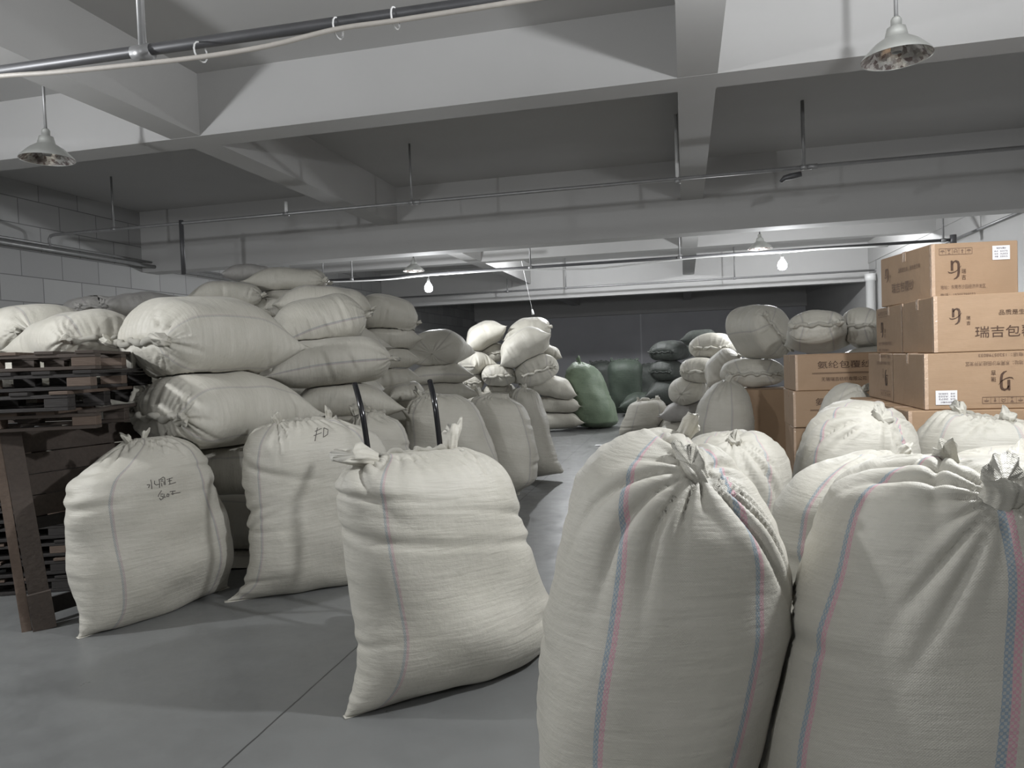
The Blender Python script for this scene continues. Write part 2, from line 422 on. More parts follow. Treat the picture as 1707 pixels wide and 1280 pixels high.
# pipes along the block wall
pipe_thing('wall_pipe', 'lower steel pipe running along the grey block wall', [(-8.8, 3.0, 3.3), (-8.8, 13.4, 3.3)], .03, M['pipe'])
pipe_thing('wall_pipe', 'upper steel pipe running along the grey block wall', [(-8.86, 3.0, 3.38), (-8.86, 13.2, 3.38)], .02, M['pipe'])
pv = at_d(305, 455, 8.2)
q = at_y(306, 450, 8.8); 
pipe_thing('drop_pipe', 'dark vertical pipe dropping from the thin steel ceiling pipe to the wall pipes', [(q.x, 8.8, q.z-.06), (q.x, 8.8, 3.56)], .03, M['pipe_dark'])
# far bay pipes
def far_pipe(name, label, x0, x1, y, z, r, mat, rod_px, top=ZS):
    rods = []
    for x in rod_px: rods.append(((at_y(x, 440, y).x, y, z), top, .016, M['pipe']))
    pipe_thing(name, label, [(x0, y, z), (x1, y, z)], r, mat, rods=rods)
far_pipe('sprinkler_pipe', 'dark ceiling pipe in the far bright bay behind the white cable', -7.2, 4.35, 13.5, 3.2, .026, M['pipe_dark'], (586, 884, 1133, 1573))
far_pipe('sprinkler_pipe', 'thin ceiling pipe close to the farthest white girder', -8.9, 4.75, 20.4, 3.43, .026, M['pipe'], (844, 942, 1224, 1461))
far_pipe('sprinkler_pipe', 'pale ceiling pipe between the bulbs in the far bay', -8.9, -3.6, 14.6, 3.35, .02, M['pipe'], (538,))
tag(own_origin(MB().tube([(4.35, 13.5, 3.12), (4.35, 13.5, 3.28)], .05, 12).build('pipe_flange', M['pipe_dark'], smooth=True), (4.35, 13.5, 3.12)), 'dark flange closing the end of the far ceiling pipe above the cartons', 'flange')
pipe_thing('wall_pipe', 'slanting-looking pipe along the bright side wall behind the top carton', [(4.72, 11.5, 3.34), (4.72, 19.5, 3.34)], .022, M['pipe'])
fc = [at_y(x, y, 13.25) for x, y in ((400, 470), (540, 470), (640, 466), (700, 460), (770, 455), (850, 450), (930, 449), (1000, 447), (1100, 436), (1180, 428), (1250, 424), (1310, 420), (1370, 415), (1480, 410))]
rc = thing('power_cable', 'white cable strung across the far bay between the two glowing bulbs', 'cable', fc[0])
MB().tube([p-fc[0] for p in smooth_path(fc, 4)], .014, 8).build('cable_run', M['pipe_white'], rc, True)
for (bx, by, bz, _), ci in ((BULBS[2], 3), (BULBS[3], 11)):
    e = at_y(716 if ci == 3 else 1300, 458 if ci == 3 else 421, 13.25)
    MB().tube([e-fc[0], V((bx, by, bz+.13))-fc[0]], .006, 6).build('bulb_wire', M['pipe_white'], rc, True)
p = at_y(887, 516, 17)
tag(own_origin(MB().tube([p, p+V((.02, 0, -.12))], [.02, .035], 10).tube([p, (p.x-.3, 17, 4.25)], .004, 5).build('hanging_socket', M['pipe_white'], smooth=True), p), 'small white empty socket dangling below the farthest girder', 'socket')

# ---------------------------------------------------------------- sacks
def lumps(P, rng, k, n=7):
    out = np.zeros(P.shape[:-1])
    for _ in range(n):
        d = rng.normal(size=3); d /= np.linalg.norm(d)
        out += np.sin(P @ (d*k*rng.uniform(.6, 1.5)) + rng.uniform(0, 6.28))
    return out/math.sqrt(n)
def grid_normals(G):
    du = np.roll(G, -1, 1)-np.roll(G, 1, 1)
    dv = np.empty_like(G); dv[1:-1] = G[2:]-G[:-2]; dv[0] = G[1]-G[0]; dv[-1] = G[-1]-G[-2]
    n = np.cross(du, dv); l = np.linalg.norm(n, axis=-1, keepdims=True); return n/np.maximum(l, 1e-9)
def sack_body_mesh(G, knots, rng, lump=.012, fold=.018, creases=4, perim=2.4, L=1.0, mouth=True):
    """G rings x around x 3 (world). knots: list of (point, axis, radius). Adds folds and creases, closes both ends."""
    n, m, _ = G.shape
    N = grid_normals(G)
    c = G.mean(axis=(0, 1)); 
    if (N*(G-c)).sum() < 0: N = -N
    S = np.linspace(0, 1, n)[:, None]; TH = (np.arange(m)/m)[None, :]
    disp = lump*lumps(G, rng, 7.5) + lump*.5*lumps(G, rng, 19)
    for (K, ax, r0, amp) in knots:
        K = np.array(K); ax = np.array(ax)/np.linalg.norm(ax)
        e1 = np.cross(ax, [0.3, .2, .93]); e1 /= np.linalg.norm(e1); e2 = np.cross(ax, e1)
        D = G-K; r = np.linalg.norm(D, axis=-1); a = np.arctan2(D@e2, D@e1)
        nf = rng.integers(12, 17)
        ph = a*nf/2 + 1.3*np.sin(a*2+rng.uniform(0, 6)) + .9*np.sin(a*3+rng.uniform(0, 6)) + r*1.5*rng.uniform(-1, 1)
        ridge = 1-np.abs(np.sin(ph))
        ridge = ridge**1.6
        lenv = .75+.5*np.sin(a*3+rng.uniform(0, 6))
        rr = r/(r0*lenv)
        fall = np.clip(rr, 0, 1)*np.exp(1-rr)*np.exp(-np.clip(rr-1.6, 0, 9)*1.4)
        disp += -fold*amp*fall*(ridge*1.35-.45)
    # puckers fanning from the laced mouth
    if mouth:
        fr = np.clip((S-.72)/.28, 0, 1)
        x = np.cos(2*PI*TH); ph = 17*x*(1+.0*S)+1.2*np.sin(5*x+rng.uniform(0, 6))
        disp += -fold*1.0*(fr**1.3)*(1-np.abs(np.sin(ph)))**1.5
    # weft creases near the side edges
    for _ in range(creases):
        s0 = rng.uniform(.12, .75); t0 = rng.choice([0, .5])+rng.normal()*.05; sl = rng.normal()*.25
        dt = (TH-t0+.5) % 1-.5
        d = (S-s0-sl*dt)*L
        ext = np.exp(-(dt/rng.uniform(.05, .16))**2)
        disp += ext*(-rng.uniform(.008, .018)*np.exp(-(d/.013)**2) + .006*np.exp(-((d-.035)/.02)**2))
    edge = np.exp(-(((TH+.25) % .5-.25)/.045)**2)
    wv = np.sin(S*L*95+3*np.sin(S*L*9+rng.uniform(0, 6))+TH*20)*np.sin(S*L*31+rng.uniform(0, 6))
    disp += .0035*edge*wv
    endfade = np.clip(np.minimum(S, 1-S)/.03, 0, 1)
    G = G+N*(disp*endfade)[..., None]
    me = bpy.data.meshes.new('sack_mesh')
    cap0 = G[0].mean(0); cap1 = G[-1].mean(0)
    verts = np.vstack([G.reshape(-1, 3), cap0[None], cap1[None]])
    faces = []
    for i in range(n-1):
        for j in range(m):
            k = (j+1) % m; faces.append((i*m+j, i*m+k, (i+1)*m+k, (i+1)*m+j))
    nq = len(faces)
    for j in range(m):
        k = (j+1) % m; faces.append((n*m, k, j)); 
    for j in range(m):
        k = (j+1) % m; faces.append((n*m+1, (n-1)*m+j, (n-1)*m+k))
    me.from_pydata(verts.tolist(), [], faces)
    uv = me.uv_layers.new(name='UVMap')
    UV = []
    for i in range(n-1):
        for j in range(m):
            u0 = perim*j/m; u1 = perim*(j+1)/m; v0 = L*i/(n-1); v1 = L*(i+1)/(n-1)
            UV += [u0, v0, u1, v0, u1, v1, u0, v1]
    for j in range(m): UV += [perim*j/m, 0, perim*(j+1)/m, 0, perim*j/m, 0]
    for j in range(m): UV += [perim*j/m, L, perim*j/m, L, perim*(j+1)/m, L]
    uv.data.foreach_set('uv', UV)
    me.polygons.foreach_set('use_smooth', [True]*len(faces))
    me.update()
    if (grid_face_sign(G) < 0): me.flip_normals()
    return me
def grid_face_sign(G):
    N = grid_normals(G); c = G.mean(axis=(0, 1)); return float((N*(G-c)).sum())
def tuft(parent, origin, P, ax, size, rng, mat, cord=True, cordmat=None):
    """a tied corner: tight neck, flaring crumpled cloth, string round the neck"""
    ax = V(ax).normalized(); e1 = ax.cross(V((.31, .17, .9))).normalized(); e2 = ax.cross(e1)
    nr, m = 14, 40
    ph = [rng.uniform(0, 6.28) for _ in range(6)]
    bend = e1*rng.uniform(-.5, .5)+e2*rng.uniform(-.5, .5)
    flat = rng.uniform(.6, .9)
    vs = []; fs = []
    for i in range(nr):
        s = i/(nr-1)
        rad = size*(.36*(1-s)**2+.20+.62*s**.9 - .9*max(0, s-.72))
        for j in range(m):
            th = 2*PI*j/m
            ruf = 1+.26*s*math.sin(3*th+ph[0]+s)+.15*s*math.sin(5*th+ph[1]-2*s)+.09*math.sin(9*th+ph[2]+3*s)
            r = rad*ruf
            h = size*(s*1.35-.12)*(1+.26*s*math.sin(th+ph[3])+.12*s*math.sin(3*th+ph[4]))
            vs.append(P-V(origin)+ax*h+bend*size*s*s*.9+e1*(r*math.cos(th))+e2*(r*math.sin(th)*flat))
    for i in range(nr-1):
        for j in range(m):
            k = (j+1) % m; fs.append((i*m+j, i*m+k, (i+1)*m+k, (i+1)*m+j))
    # inner pocket so the tuft is not see-through
    c = len(vs); vs.append(P-V(origin)+ax*size*.7+bend*size*.3)
    for j in range(m):
        k = (j+1) % m; fs.append(((nr-1)*m+j, (nr-1)*m+k, c))
    me = mesh_from(vs, fs)
    uvl = me.uv_layers.new(name='UVMap')
    for lp in me.loops:
        vv = me.vertices[lp.vertex_index].co; uvl.data[lp.index].uv = (vv.x+5, vv.z+5)
    o = link_mesh('tied_corner', me, mat, parent)
    for k in ('s1', 's2', 's3', 's4'): o[k] = -9.0
    o['sw'] = .01; o['sa'] = 0.0; o['sc'] = 0.0; o['seed'] = 1.0
    if cord:
        pts = [P-V(origin)+ax*size*.14+(e1*math.cos(t)+e2*math.sin(t)*flat)*size*.40 for t in [i*2*PI/16 for i in range(17)]]
        MB().tube(pts, size*.055, 6, False).build('tie_string', cordmat or M['string'], o, True)
    return o
def rope_ruffle(parent, origin, pts, r, rng, mat):
    """the rolled and laced hem between the tied corners"""
    pts = smooth_path(pts, 10); N = len(pts)
    rad = []; out = []; L = 0
    ph = rng.uniform(0, 6); ph2 = rng.uniform(0, 6)
    for i, p in enumerate(pts):
        if i: L += (pts[i]-pts[i-1]).length
        q = L/(r*3.6)*2*PI
        rad.append(r*(.62+.38*abs(math.sin(q/2+ph))+.12*math.sin(q*1.37+ph2)))
        out.append(p-V(origin)+V((0, 0, r*.5*math.sin(q*.5+ph2)))+V((r*.35*math.cos(q*.8), r*.35*math.sin(q*.6), 0)))
    mb = MB().tube(out, rad, 12)
    me = mesh_from(mb.v, mb.f); me.uv_layers.new(name='UVMap')
    o = link_mesh('laced_hem', me, mat, parent)
    for k in ('s1', 's2', 's3', 's4'): o[k] = -9.0
    o['sw'] = .01; o['sa'] = 0.0; o['sc'] = 0.0; o['seed'] = 2.0
    return o
SACKS = {}
def finish_sack(label, G, L, perim, knots, mouth_pts, rng, mat, group, lump, fold, creases, stripes, sa, sc, sw, knot_size, res, mouth, extra_knots=(), hem=True, cordmat=None):
    lo = G.reshape(-1, 3); base = V((float(lo[:, 0].mean()), float(lo[:, 1].mean()), float(lo[:, 2].min())))
    root = thing('woven_sack', label, 'sack', base, 0, group)
    fk = [(tuple(K), tuple(ax), min(L, 1.1)*.078*fr, amp) for (K, ax, sz, fr, amp) in knots]
    me = sack_body_mesh(G, fk, rng, lump, fold, creases, perim, L, mouth)
    for v in me.vertices: v.co -= base
    o = link_mesh('sack_body', me, mat, root)
    for i, k in enumerate(('s1', 's2', 's3', 's4')): o[k] = float(stripes[i]*perim) if i < len(stripes) else -9.0
    o['sw'] = sw; o['sa'] = sa; o['sc'] = sc; o['seed'] = float(rng.uniform(0, 50))
    for (K, ax, sz, fr, amp) in knots:
        if sz > 0: tuft(root, base, V(K), V(ax), sz, rng, mat, cordmat=cordmat)
    if hem and mouth_pts is not None and len(mouth_pts) > 2:
        rope_ruffle(root, base, mouth_pts, hem if isinstance(hem, float) else .02, rng, mat)
    SACKS[label] = (o, base)
    return root, o, base
def spow(x, e): return np.sign(x)*np.abs(x)**e

def sack(label, kind, c, D, a, b, psi=0, alpha=0, L=None, W=None, T=None, tilt=0, seed=0, mat='sack', group='white woven sacks in the piles',
         top='lace', bottom='seam', LO=None, res=(46, 72), lump=.012, fold=.016, creases=4, sa=.55, sc=.15, sw=.011, stripes=(.16, .34, .66, .84), knot=.05, flip=False, ey=.85, sag=.25, hem=True, knots2=True, cordmat=None):
    """kind side: long axis across the view; end: mouth towards the viewer; up: standing. a, b: half extents in the picture at depth D."""
    rng = np.random.default_rng(seed+17)
    P = at_d(c[0], c[1], D); k = D/F_PX; A = a*k; B = b*k
    h = V((P.x, P.y, 0)).normalized(); r = V((h.y, -h.x, 0)); up = V((0, 0, 1)); ps = math.radians(psi); al = math.radians(alpha)
    rot = Matrix.Rotation(ps, 3, 'Z')
    if kind == 'side':
        W = W or max(2*B*1.35, .4); T = 2*B
        L = 2*math.sqrt(max(A*A-(W/2*math.sin(ps))**2, A*A*.3))/max(math.cos(ps), .35)
        if LO: L = LO
        ax = rot @ r
        ax = (ax*math.cos(al)+up*math.sin(al)).normalized()
        if flip: ax = -ax
        X = (rot @ h); Yt = ax.cross(X).normalized()
        if Yt.z < 0: X = -X; Yt = ax.cross(X).normalized()
    elif kind == 'end':
        L = L or 1.0; T = 2*B
        W = 2*math.sqrt(max(A*A-(L/2*math.sin(ps))**2, A*A*.3))/max(math.cos(ps), .35)
        ax = rot @ (-h); tl = math.radians(tilt); ax = (ax*math.cos(tl)+up*math.sin(tl)).normalized()
        X = (rot @ r); X = (X*math.cos(al)+up*math.sin(al)).normalized(); ax = (ax-X*ax.dot(X)).normalized()
        Yt = ax.cross(X).normalized()
        if Yt.z < 0: X = -X; Yt = ax.cross(X).normalized()
        P = P + h*(L*.32)
        if flip: ax = -ax; X = -X
    else:
        L = 2*B; W = 2*A/math.cos(ps) if abs(psi) < 60 else 2*A; T = T or .62*W
        ax = (up*math.cos(al)+r*math.sin(al)).normalized(); tl = math.radians(tilt); ax = (ax*math.cos(tl)-h*math.sin(tl)).normalized()
        X = rot @ r; X = (X-ax*X.dot(ax)).normalized(); Yt = ax.cross(X)
    n, m = res
    phi = np.linspace(0, 1, n)
    # length coordinate clustered at both ends
    s = (1-np.cos(PI*phi))/2*.55+phi*.45
    z = s*L-L/2
    hw, ht = W/2, T/2
    def end_prof(t, e): return np.clip(1-(1-np.clip(t, 0, 1))**2, 0, 1)**e
    db = end_prof(s/.34, .55); wb = 1.0*np.ones_like(s)
    if bottom == 'round': db = end_prof(s/.22, .5); wb = end_prof(s/.2, .5)*.99+.01
    dt = end_prof((1-s)/(.22 if top == 'lace' else .30), .5)
    if top == 'lace': wt = .62+.38*end_prof((1-s)/.22, .5)
    elif top == 'seam': wt = np.ones_like(s); dt = end_prof((1-s)/.34, .55)
    elif top == 'gather': wt = end_prof((1-s)/.24, .5)*.96+.04; dt = wt
    d = ht*np.maximum(db*dt, .02); wd = (hw*wb*wt) + .18*(ht-d)*(wb*wt)
    if bottom == 'seam': wd = wd*np.where(s < .2, .97+.03*(1-s/.2), .97)
    th = 2*PI*np.arange(m)/m
    cx, sy = np.cos(th), np.sin(th)
    x = wd[:, None]*spow(cx, .92)[None, :]
    y = d[:, None]*spow(sy, ey)[None, :]
    z2 = np.repeat(z[:, None], m, 1)
    xr = x/np.maximum(hw, 1e-6)
    if bottom == 'seam': z2 = z2-.05*L*np.clip(1-s/.2, 0, 1)[:, None]*(np.abs(xr)**3-.35)
    if top == 'seam': z2 = z2+.05*L*np.clip(1-(1-s)/.2, 0, 1)[:, None]*(np.abs(xr)**3-.35)
    if top == 'lace': z2 = z2-.07*L*np.clip(1-(1-s)/.3, 0, 1)[:, None]*(np.abs(xr)**2)
    if kind != 'up':
        droop = -sag*ht*(2*s-1)**2*np.where(s > .5, .25 if top == 'lace' else 1.0, 1.0); y = y+droop[:, None]
        y = np.where(y < 0, y*.9, y*1.04)
    G = np.array(P)[None, None]+x[..., None]*np.array(X)+y[..., None]*np.array(Yt)+z2[..., None]*np.array(ax)
    lm = G[-1]
    knots = []; mouth = None
    if top == 'lace':
        kx = float(wd[-1])
        kL = V(G[-1, m//2]); kR = V(G[-1, 0])
        for K, sg in ((kR, 1), (kL, -1)):
            knots.append((K, (ax+X*sg*.7+Yt*.25).normalized(), knot, 1.3, .9))
        mid = [V(G[-1, j]) for j in np.linspace(0, m//2, 7).astype(int)]
        mouth = [p+ax*.006 for p in mid]
    elif top == 'gather':
        knots.append((V(lm.mean(0)), ax, knot*1.15, 1.9, 1.2))
    root, o, base = finish_sack(label, G, L, 2*(W+T)*.82, knots, mouth, rng, M[mat], group, lump, fold, creases, stripes, sa, sc, sw, knot, res, top == 'lace', hem=hem, cordmat=cordmat)
    if bottom == 'seam':   # stitched edge
        seam_strip(root, base, [V(G[0, j]) for j in np.linspace(0, m//2, 9).astype(int)], ax*-1, M[mat])
    if top == 'seam':
        seam_strip(root, base, [V(G[-1, j]) for j in np.linspace(0, m//2, 9).astype(int)], ax, M[mat])
    return root
def seam_strip(root, base, pts, out, mat, h=.018):
    mb = MB(); n = len(pts); t = .003
    out = V(out).normalized(); d = (pts[-1]-pts[0]).normalized(); nn = out.cross(d).normalized()
    for i, p in enumerate(pts):
        p = p-V(base); w_ = .002*math.sin(i*2.1)
        mb.v += [p+nn*(t+w_)-out*.008, p+nn*(t*.6+w_)+out*h, p-nn*(t*.6-w_)+out*h, p-nn*(t-w_)-out*.008]
    for i in range(n-1):
        for j in range(4):
            k = (j+1) % 4; mb.f.append((i*4+j, i*4+k, i*4+4+k, i*4+4+j))
    mb.f += [(3, 2, 1, 0), tuple((n-1)*4+j for j in range(4))]
    o = mb.build('bottom_seam', mat, root, True)
    for k in ('s1', 's2', 's3', 's4'): o[k] = -9.0
    o['sw'] = .01; o['sa'] = 0.0; o['sc'] = 0.0; o['seed'] = 2.0

def traced(label, baseL, baseR, rows, T, seed=0, mat='sack', group='big standing sacks on the floor', res=(80, 112), lump=.014, fold=.02, creases=5,
           bottom='seam', top='lace', knots=(), hem=.02, sa=.6, sc=.2, sw=.012, stripes=(.16, .34, .66, .84), z0=(0, 0), ey=.85, dshift=0.0, cordmat=None, tcurve=None, plane=None):
    """standing sack whose left and right outline (rows from the floor up, picture coordinates) lie in a real upright plane through its two floor corners"""
    rng = np.random.default_rng(seed+5)
    if plane is not None:
        D0, ps = plane
        P0 = at_d(baseL[0], baseL[1], D0) if D0 else at_z(*baseL)
        hh = V((P0.x, P0.y, 0)).normalized(); rr = V((hh.y, -hh.x, 0)); e = Matrix.Rotation(math.radians(ps), 3, 'Z') @ rr
        P0 = V((P0.x, P0.y, 0))
    else:
        P0 = at_z(baseL[0], baseL[1], z0[0]); P1 = at_z(baseR[0], baseR[1], z0[1])
        e = V((P1.x-P0.x, P1.y-P0.y, 0)).normalized()
    nrm = V((e.y, -e.x, 0))
    if nrm.dot(CAM-P0) < 0: nrm = -nrm
    PL = []; PR = []
    for (xl, yl, xr, yr) in rows:
        PL.append(at_plane(xl, yl, P0, nrm)); PR.append(at_plane(xr, yr, P0, nrm))
    PL = np.array([list(p) for p in PL]); PR = np.array([list(p) for p in PR])
    n, m = res
    mid = (PL+PR)/2; dl = np.r_[0, np.cumsum(np.linalg.norm(np.diff(mid, axis=0), axis=1)+.5*np.linalg.norm(np.diff(PR-PL, axis=0), axis=1)*.5)]
    L = float(mid[:, 2].max()-mid[:, 2].min()); key = dl/dl[-1]
    phi = np.linspace(0, 1, n); s = (1-np.cos(PI*phi))/2*.5+phi*.5
    def cr(A):   # smooth interpolation (pchip-like)
        out = np.empty((n, 3)); 
        for q in range(3):
            y = A[:, q]; dx = np.diff(key); dy = np.diff(y)/dx
            mm = np.zeros(len(y)); mm[0] = dy[0]; mm[-1] = dy[-1]
            for i in range(1, len(y)-1):
                mm[i] = 0 if dy[i-1]*dy[i] <= 0 else 2*dy[i-1]*dy[i]/(dy[i-1]+dy[i])
            idx = np.clip(np.searchsorted(key, s, side='right')-1, 0, len(key)-2)
            t = (s-key[idx])/dx[idx]; h_ = dx[idx]
            out[:, q] = (2*t**3-3*t**2+1)*y[idx]+(t**3-2*t**2+t)*h_*mm[idx]+(-2*t**3+3*t**2)*y[idx+1]+(t**3-t**2)*h_*mm[idx+1]
        return out
    Lc, Rc = cr(PL), cr(PR)
    def ep(t, e_): return np.clip(1-(1-np.clip(t, 0, 1))**2, 0, 1)**e_
    db = ep(s/.30, .5) if bottom == 'seam' else ep(s/.12, .5)*.9+.1*np.clip(s/.3, 0, 1)
    dt = ep((1-s)/.32, .5)
    if tcurve is not None: bodyt = np.interp(s, [q[0] for q in tcurve], [q[1] for q in tcurve])
    else: bodyt = 1.0+.10*np.cos((s-.35)*3.2)
    d = T/2*np.maximum(db*dt*bodyt, .02)
    if top == 'gather':
        wid = np.linalg.norm(Rc-Lc, axis=1)/2; d = np.minimum(d, np.maximum(wid*1.0, .02))
    th = 2*PI*np.arange(m)/m; cx = spow(np.cos(th), .92); sy = spow(np.sin(th), ey)
    cen = (Lc+Rc)/2; half = (Rc-Lc)/2
    nn = np.array(nrm)
    G = cen[:, None]+half[:, None]*cx[None, :, None]-nn*(d[:, None]*sy[None, :])[..., None] + nn*dshift
    # theta 270deg faces the viewer
    hw = float(np.linalg.norm(half, axis=1).max()); perim = 2*(2*hw+T)*.82
    ks = []
    up = V((0, 0, 1))
    for kk in knots:
        kx, ky, size, dx, dz, off = kk[:6]; fr = kk[6] if len(kk) > 6 else 1.4; amp = kk[7] if len(kk) > 7 else 1.0
        K = at_plane(kx, ky, P0+nrm*(off+dshift), nrm)
        ks.append((K, (e*dx+up*dz+nrm*(.35 if off > .02 else 0.05)).normalized(), size, fr, amp))
    mouth = None
    if hem and top == 'lace': mouth = [V(G[-1, j]) for j in np.linspace(0, m//2, 9).astype(int)]
    root, o, base = finish_sack(label, G, L, perim, ks, mouth, rng, M[mat], group, lump, fold, creases, stripes, sa, sc, sw, 0, res, top == 'lace', hem=hem, cordmat=cordmat)
    if bottom == 'seam': seam_strip(root, base, [V(G[0, j])+V((0, 0, .004)) for j in np.linspace(0, m//2, 9).astype(int)], nrm*.6-up*.1, M[mat])
    return root, o, base, nrm, P0

# ---------------------------------------------------------------- printed matter
_txt = {}
def text_geo(body):
    if body in _txt: return _txt[body]
    cu = bpy.data.curves.new('t', 'FONT'); cu.body = body; cu.resolution_u = 3; cu.size = 1
    o = bpy.data.objects.new('t', cu); C.objects.link(o); bpy.context.view_layer.update()
    me = bpy.data.meshes.new_from_object(o.evaluated_get(bpy.context.evaluated_depsgraph_get()))
    vs = [v.co.copy() for v in me.vertices]; fs = [tuple(p.vertices) for p in me.polygons]
    bpy.data.objects.remove(o); bpy.data.curves.remove(cu); bpy.data.meshes.remove(me)
    if vs:
        x0 = min(v.x for v in vs); x1 = max(v.x for v in vs); y0 = min(v.y for v in vs); y1 = max(v.y for v in vs)
    else: x0 = y0 = 0; x1 = y1 = 1
    _txt[body] = (vs, fs, (x0, x1, y0, y1)); return _txt[body]
def put_text(mb, body, x, y, wdt, hgt, F, flip=False):
    """fit the text in the box (x, y, wdt, hgt) on the face given by matrix F (local x right, y up)"""
    vs, fs, (x0, x1, y0, y1) = text_geo(body)
    out = []
    for v in vs:
        a = (v.x-x0)/(x1-x0)*wdt; b = (v.y-y0)/(y1-y0)*hgt
        out.append(F @ V((x+a, y+b, 0)))
    mb.add(out, fs)
def ribbon(mb, pts, ws, F):
    P = [V((p[0], p[1], 0)) for p in pts]; n = len(P); vs = []
    for i in range(n):
        t = (P[min(i+1, n-1)]-P[max(i-1, 0)]).normalized(); q = V((-t.y, t.x, 0)); w_ = ws[i] if isinstance(ws, (list, tuple)) else ws
        vs += [F @ (P[i]+q*w_/2), F @ (P[i]-q*w_/2)]
    mb.add(vs, [(2*i, 2*i+1, 2*i+3, 2*i+2) for i in range(n-1)])
def logo(mb, x, y, s, F):
    a = lambda pts: [(x+p[0]*s, y+p[1]*s) for p in pts]
    ribbon(mb, a([(.10, 1.0), (.16, .98), (.17, .9), (.17, .45)]), [.10*s, .13*s, .14*s, .14*s], F)
    ribbon(mb, a([(.17, .78), (.26, .95), (.38, 1.0), (.50, .94), (.54, .82), (.54, .35), (.50, .14), (.40, .02), (.26, -.04)]), [.05*s, .09*s, .11*s, .14*s, .14*s, .14*s, .13*s, .09*s, .03*s], F)
    ribbon(mb, a([(-.06, .42), (.0, .34), (.14, .32), (.34, .38), (.54, .52), (.68, .72)]), [.02*s, .06*s, .07*s, .05*s, .04*s, .02*s], F)
def icons(mb, x, y, w_, h_, F):
    e = .0025
    for (a, b) in (((x, y), (x+w_, y)), ((x, y+h_), (x+w_, y+h_)), ((x, y), (x, y+h_)), ((x+w_, y), (x+w_, y+h_))): ribbon(mb, [a, b], e, F)
    n = 5; c = w_/n
    for i in range(n):
        cx = x+c*(i+.5); cy = y+h_*.5; r = min(c, h_)*.34
        if i: ribbon(mb, [(x+c*i, y), (x+c*i, y+h_)], e*.7, F)
        if i in (0, 4):
            mb.add([F @ V((cx+r*math.cos(t), cy+r*.75*math.sin(t), 0)) for t in [k*PI/10 for k in range(11)]], [tuple(range(11))])
            ribbon(mb, [(cx, cy), (cx, cy-r)], e, F)
        elif i == 1:
            mb.add([F @ V(p) for p in ((cx-r*.8, cy+r, 0), (cx+r*.8, cy+r, 0), (cx, cy-r*.1, 0))], [(2, 1, 0)]); ribbon(mb, [(cx, cy), (cx, cy-r)], e, F); ribbon(mb, [(cx-r*.5, cy-r), (cx+r*.5, cy-r)], e*1.5, F)
        elif i == 2:
            ribbon(mb, [(cx-r*.7, cy-r*.8), (cx-r*.7, cy+r*.4), (cx, cy+r), (cx+r*.7, cy+r*.4), (cx+r*.7, cy-r*.8)], e*1.4, F); ribbon(mb, [(cx-r*.4, cy-r*.2), (cx+r*.4, cy-r*.2)], e*1.5, F)
        else:
            ribbon(mb, [(cx, cy-r), (cx, cy+r*.2)], e*2.4, F); mb.add([F @ V(p) for p in ((cx-r*.6, cy+r*.1, 0), (cx+r*.6, cy+r*.1, 0), (cx, cy+r, 0))], [(0, 1, 2)])
def face_F(kind, w_, d_, h_, flip):
    e = .0035
    if kind == 'front': F = Matrix.Translation((0, -e, 0)) @ Matrix(((1, 0, 0, 0), (0, 0, -1, 0), (0, 1, 0, 0), (0, 0, 0, 1))); W_ = w_
    else: F = Matrix.Translation((-e, d_, 0)) @ Matrix(((0, 0, -1, 0), (-1, 0, 0, 0), (0, 1, 0, 0), (0, 0, 0, 1))); W_ = d_
    if flip: F = F @ Matrix.Translation((W_, h_, 0)) @ Matrix.Rotation(PI, 4, 'Z')
    return F, W_
def print_short(root, F, W_, H_, sticker=True):
    mb = MB(); logo(mb, W_*.20, H_*.36, H_*.31, F); put_text(mb, '瑞', W_*.345, H_*.44, H_*.075, H_*.09, F); put_text(mb, '吉', W_*.345, H_*.33, H_*.075, H_*.09, F)
    mb.build('printed_logo', M['print'], root)
    mb = MB(); put_text(mb, '地址：东莞市沙田经济开发区', W_*.10, H_*.17, W_*.52, H_*.075, F); put_text(mb, '电话：15205798033', W_*.10, H_*.035, W_*.40, H_*.065, F)
    icons(mb, W_*.09, H_*.79, W_*.38, H_*.11, F)
    mb.build('lettering', M['print_faint'], root)
    if sticker:
        x, y, a, b = W_*.70, H_*.66, W_*.20, H_*.25
        lb = MB().add([F @ V(p) for p in ((x, y, 0), (x+a, y, 0), (x+a, y+b, 0), (x, y+b, 0))], [(0, 1, 2, 3)]) or None
        m_ = MB(); m_.add([F @ V((px, py, .002)) for px, py in ((x, y), (x+a, y), (x+a, y+b), (x, y+b))], [(0, 1, 2, 3)])
        lab = m_.build('paper_label', M['paper'], root); lab['label'] = 'white printed paper label'
        t = MB(); F2 = F @ Matrix.Translation((0, 0, .004))
        put_text(t, '瑞吉包覆纱', x+a*.22, y+b*.76, a*.56, b*.13, F2)
        for r, (p, q) in enumerate((('品名', '2075'), ('色号', 'A503'), ('净重', '25KG'))):
            put_text(t, p, x+a*.10, y+b*(.55-r*.19), a*.22, b*.11, F2); put_text(t, q, x+a*.42, y+b*(.55-r*.19), a*.44, b*.11, F2)
        t.build('label_print', M['print_label'], lab)
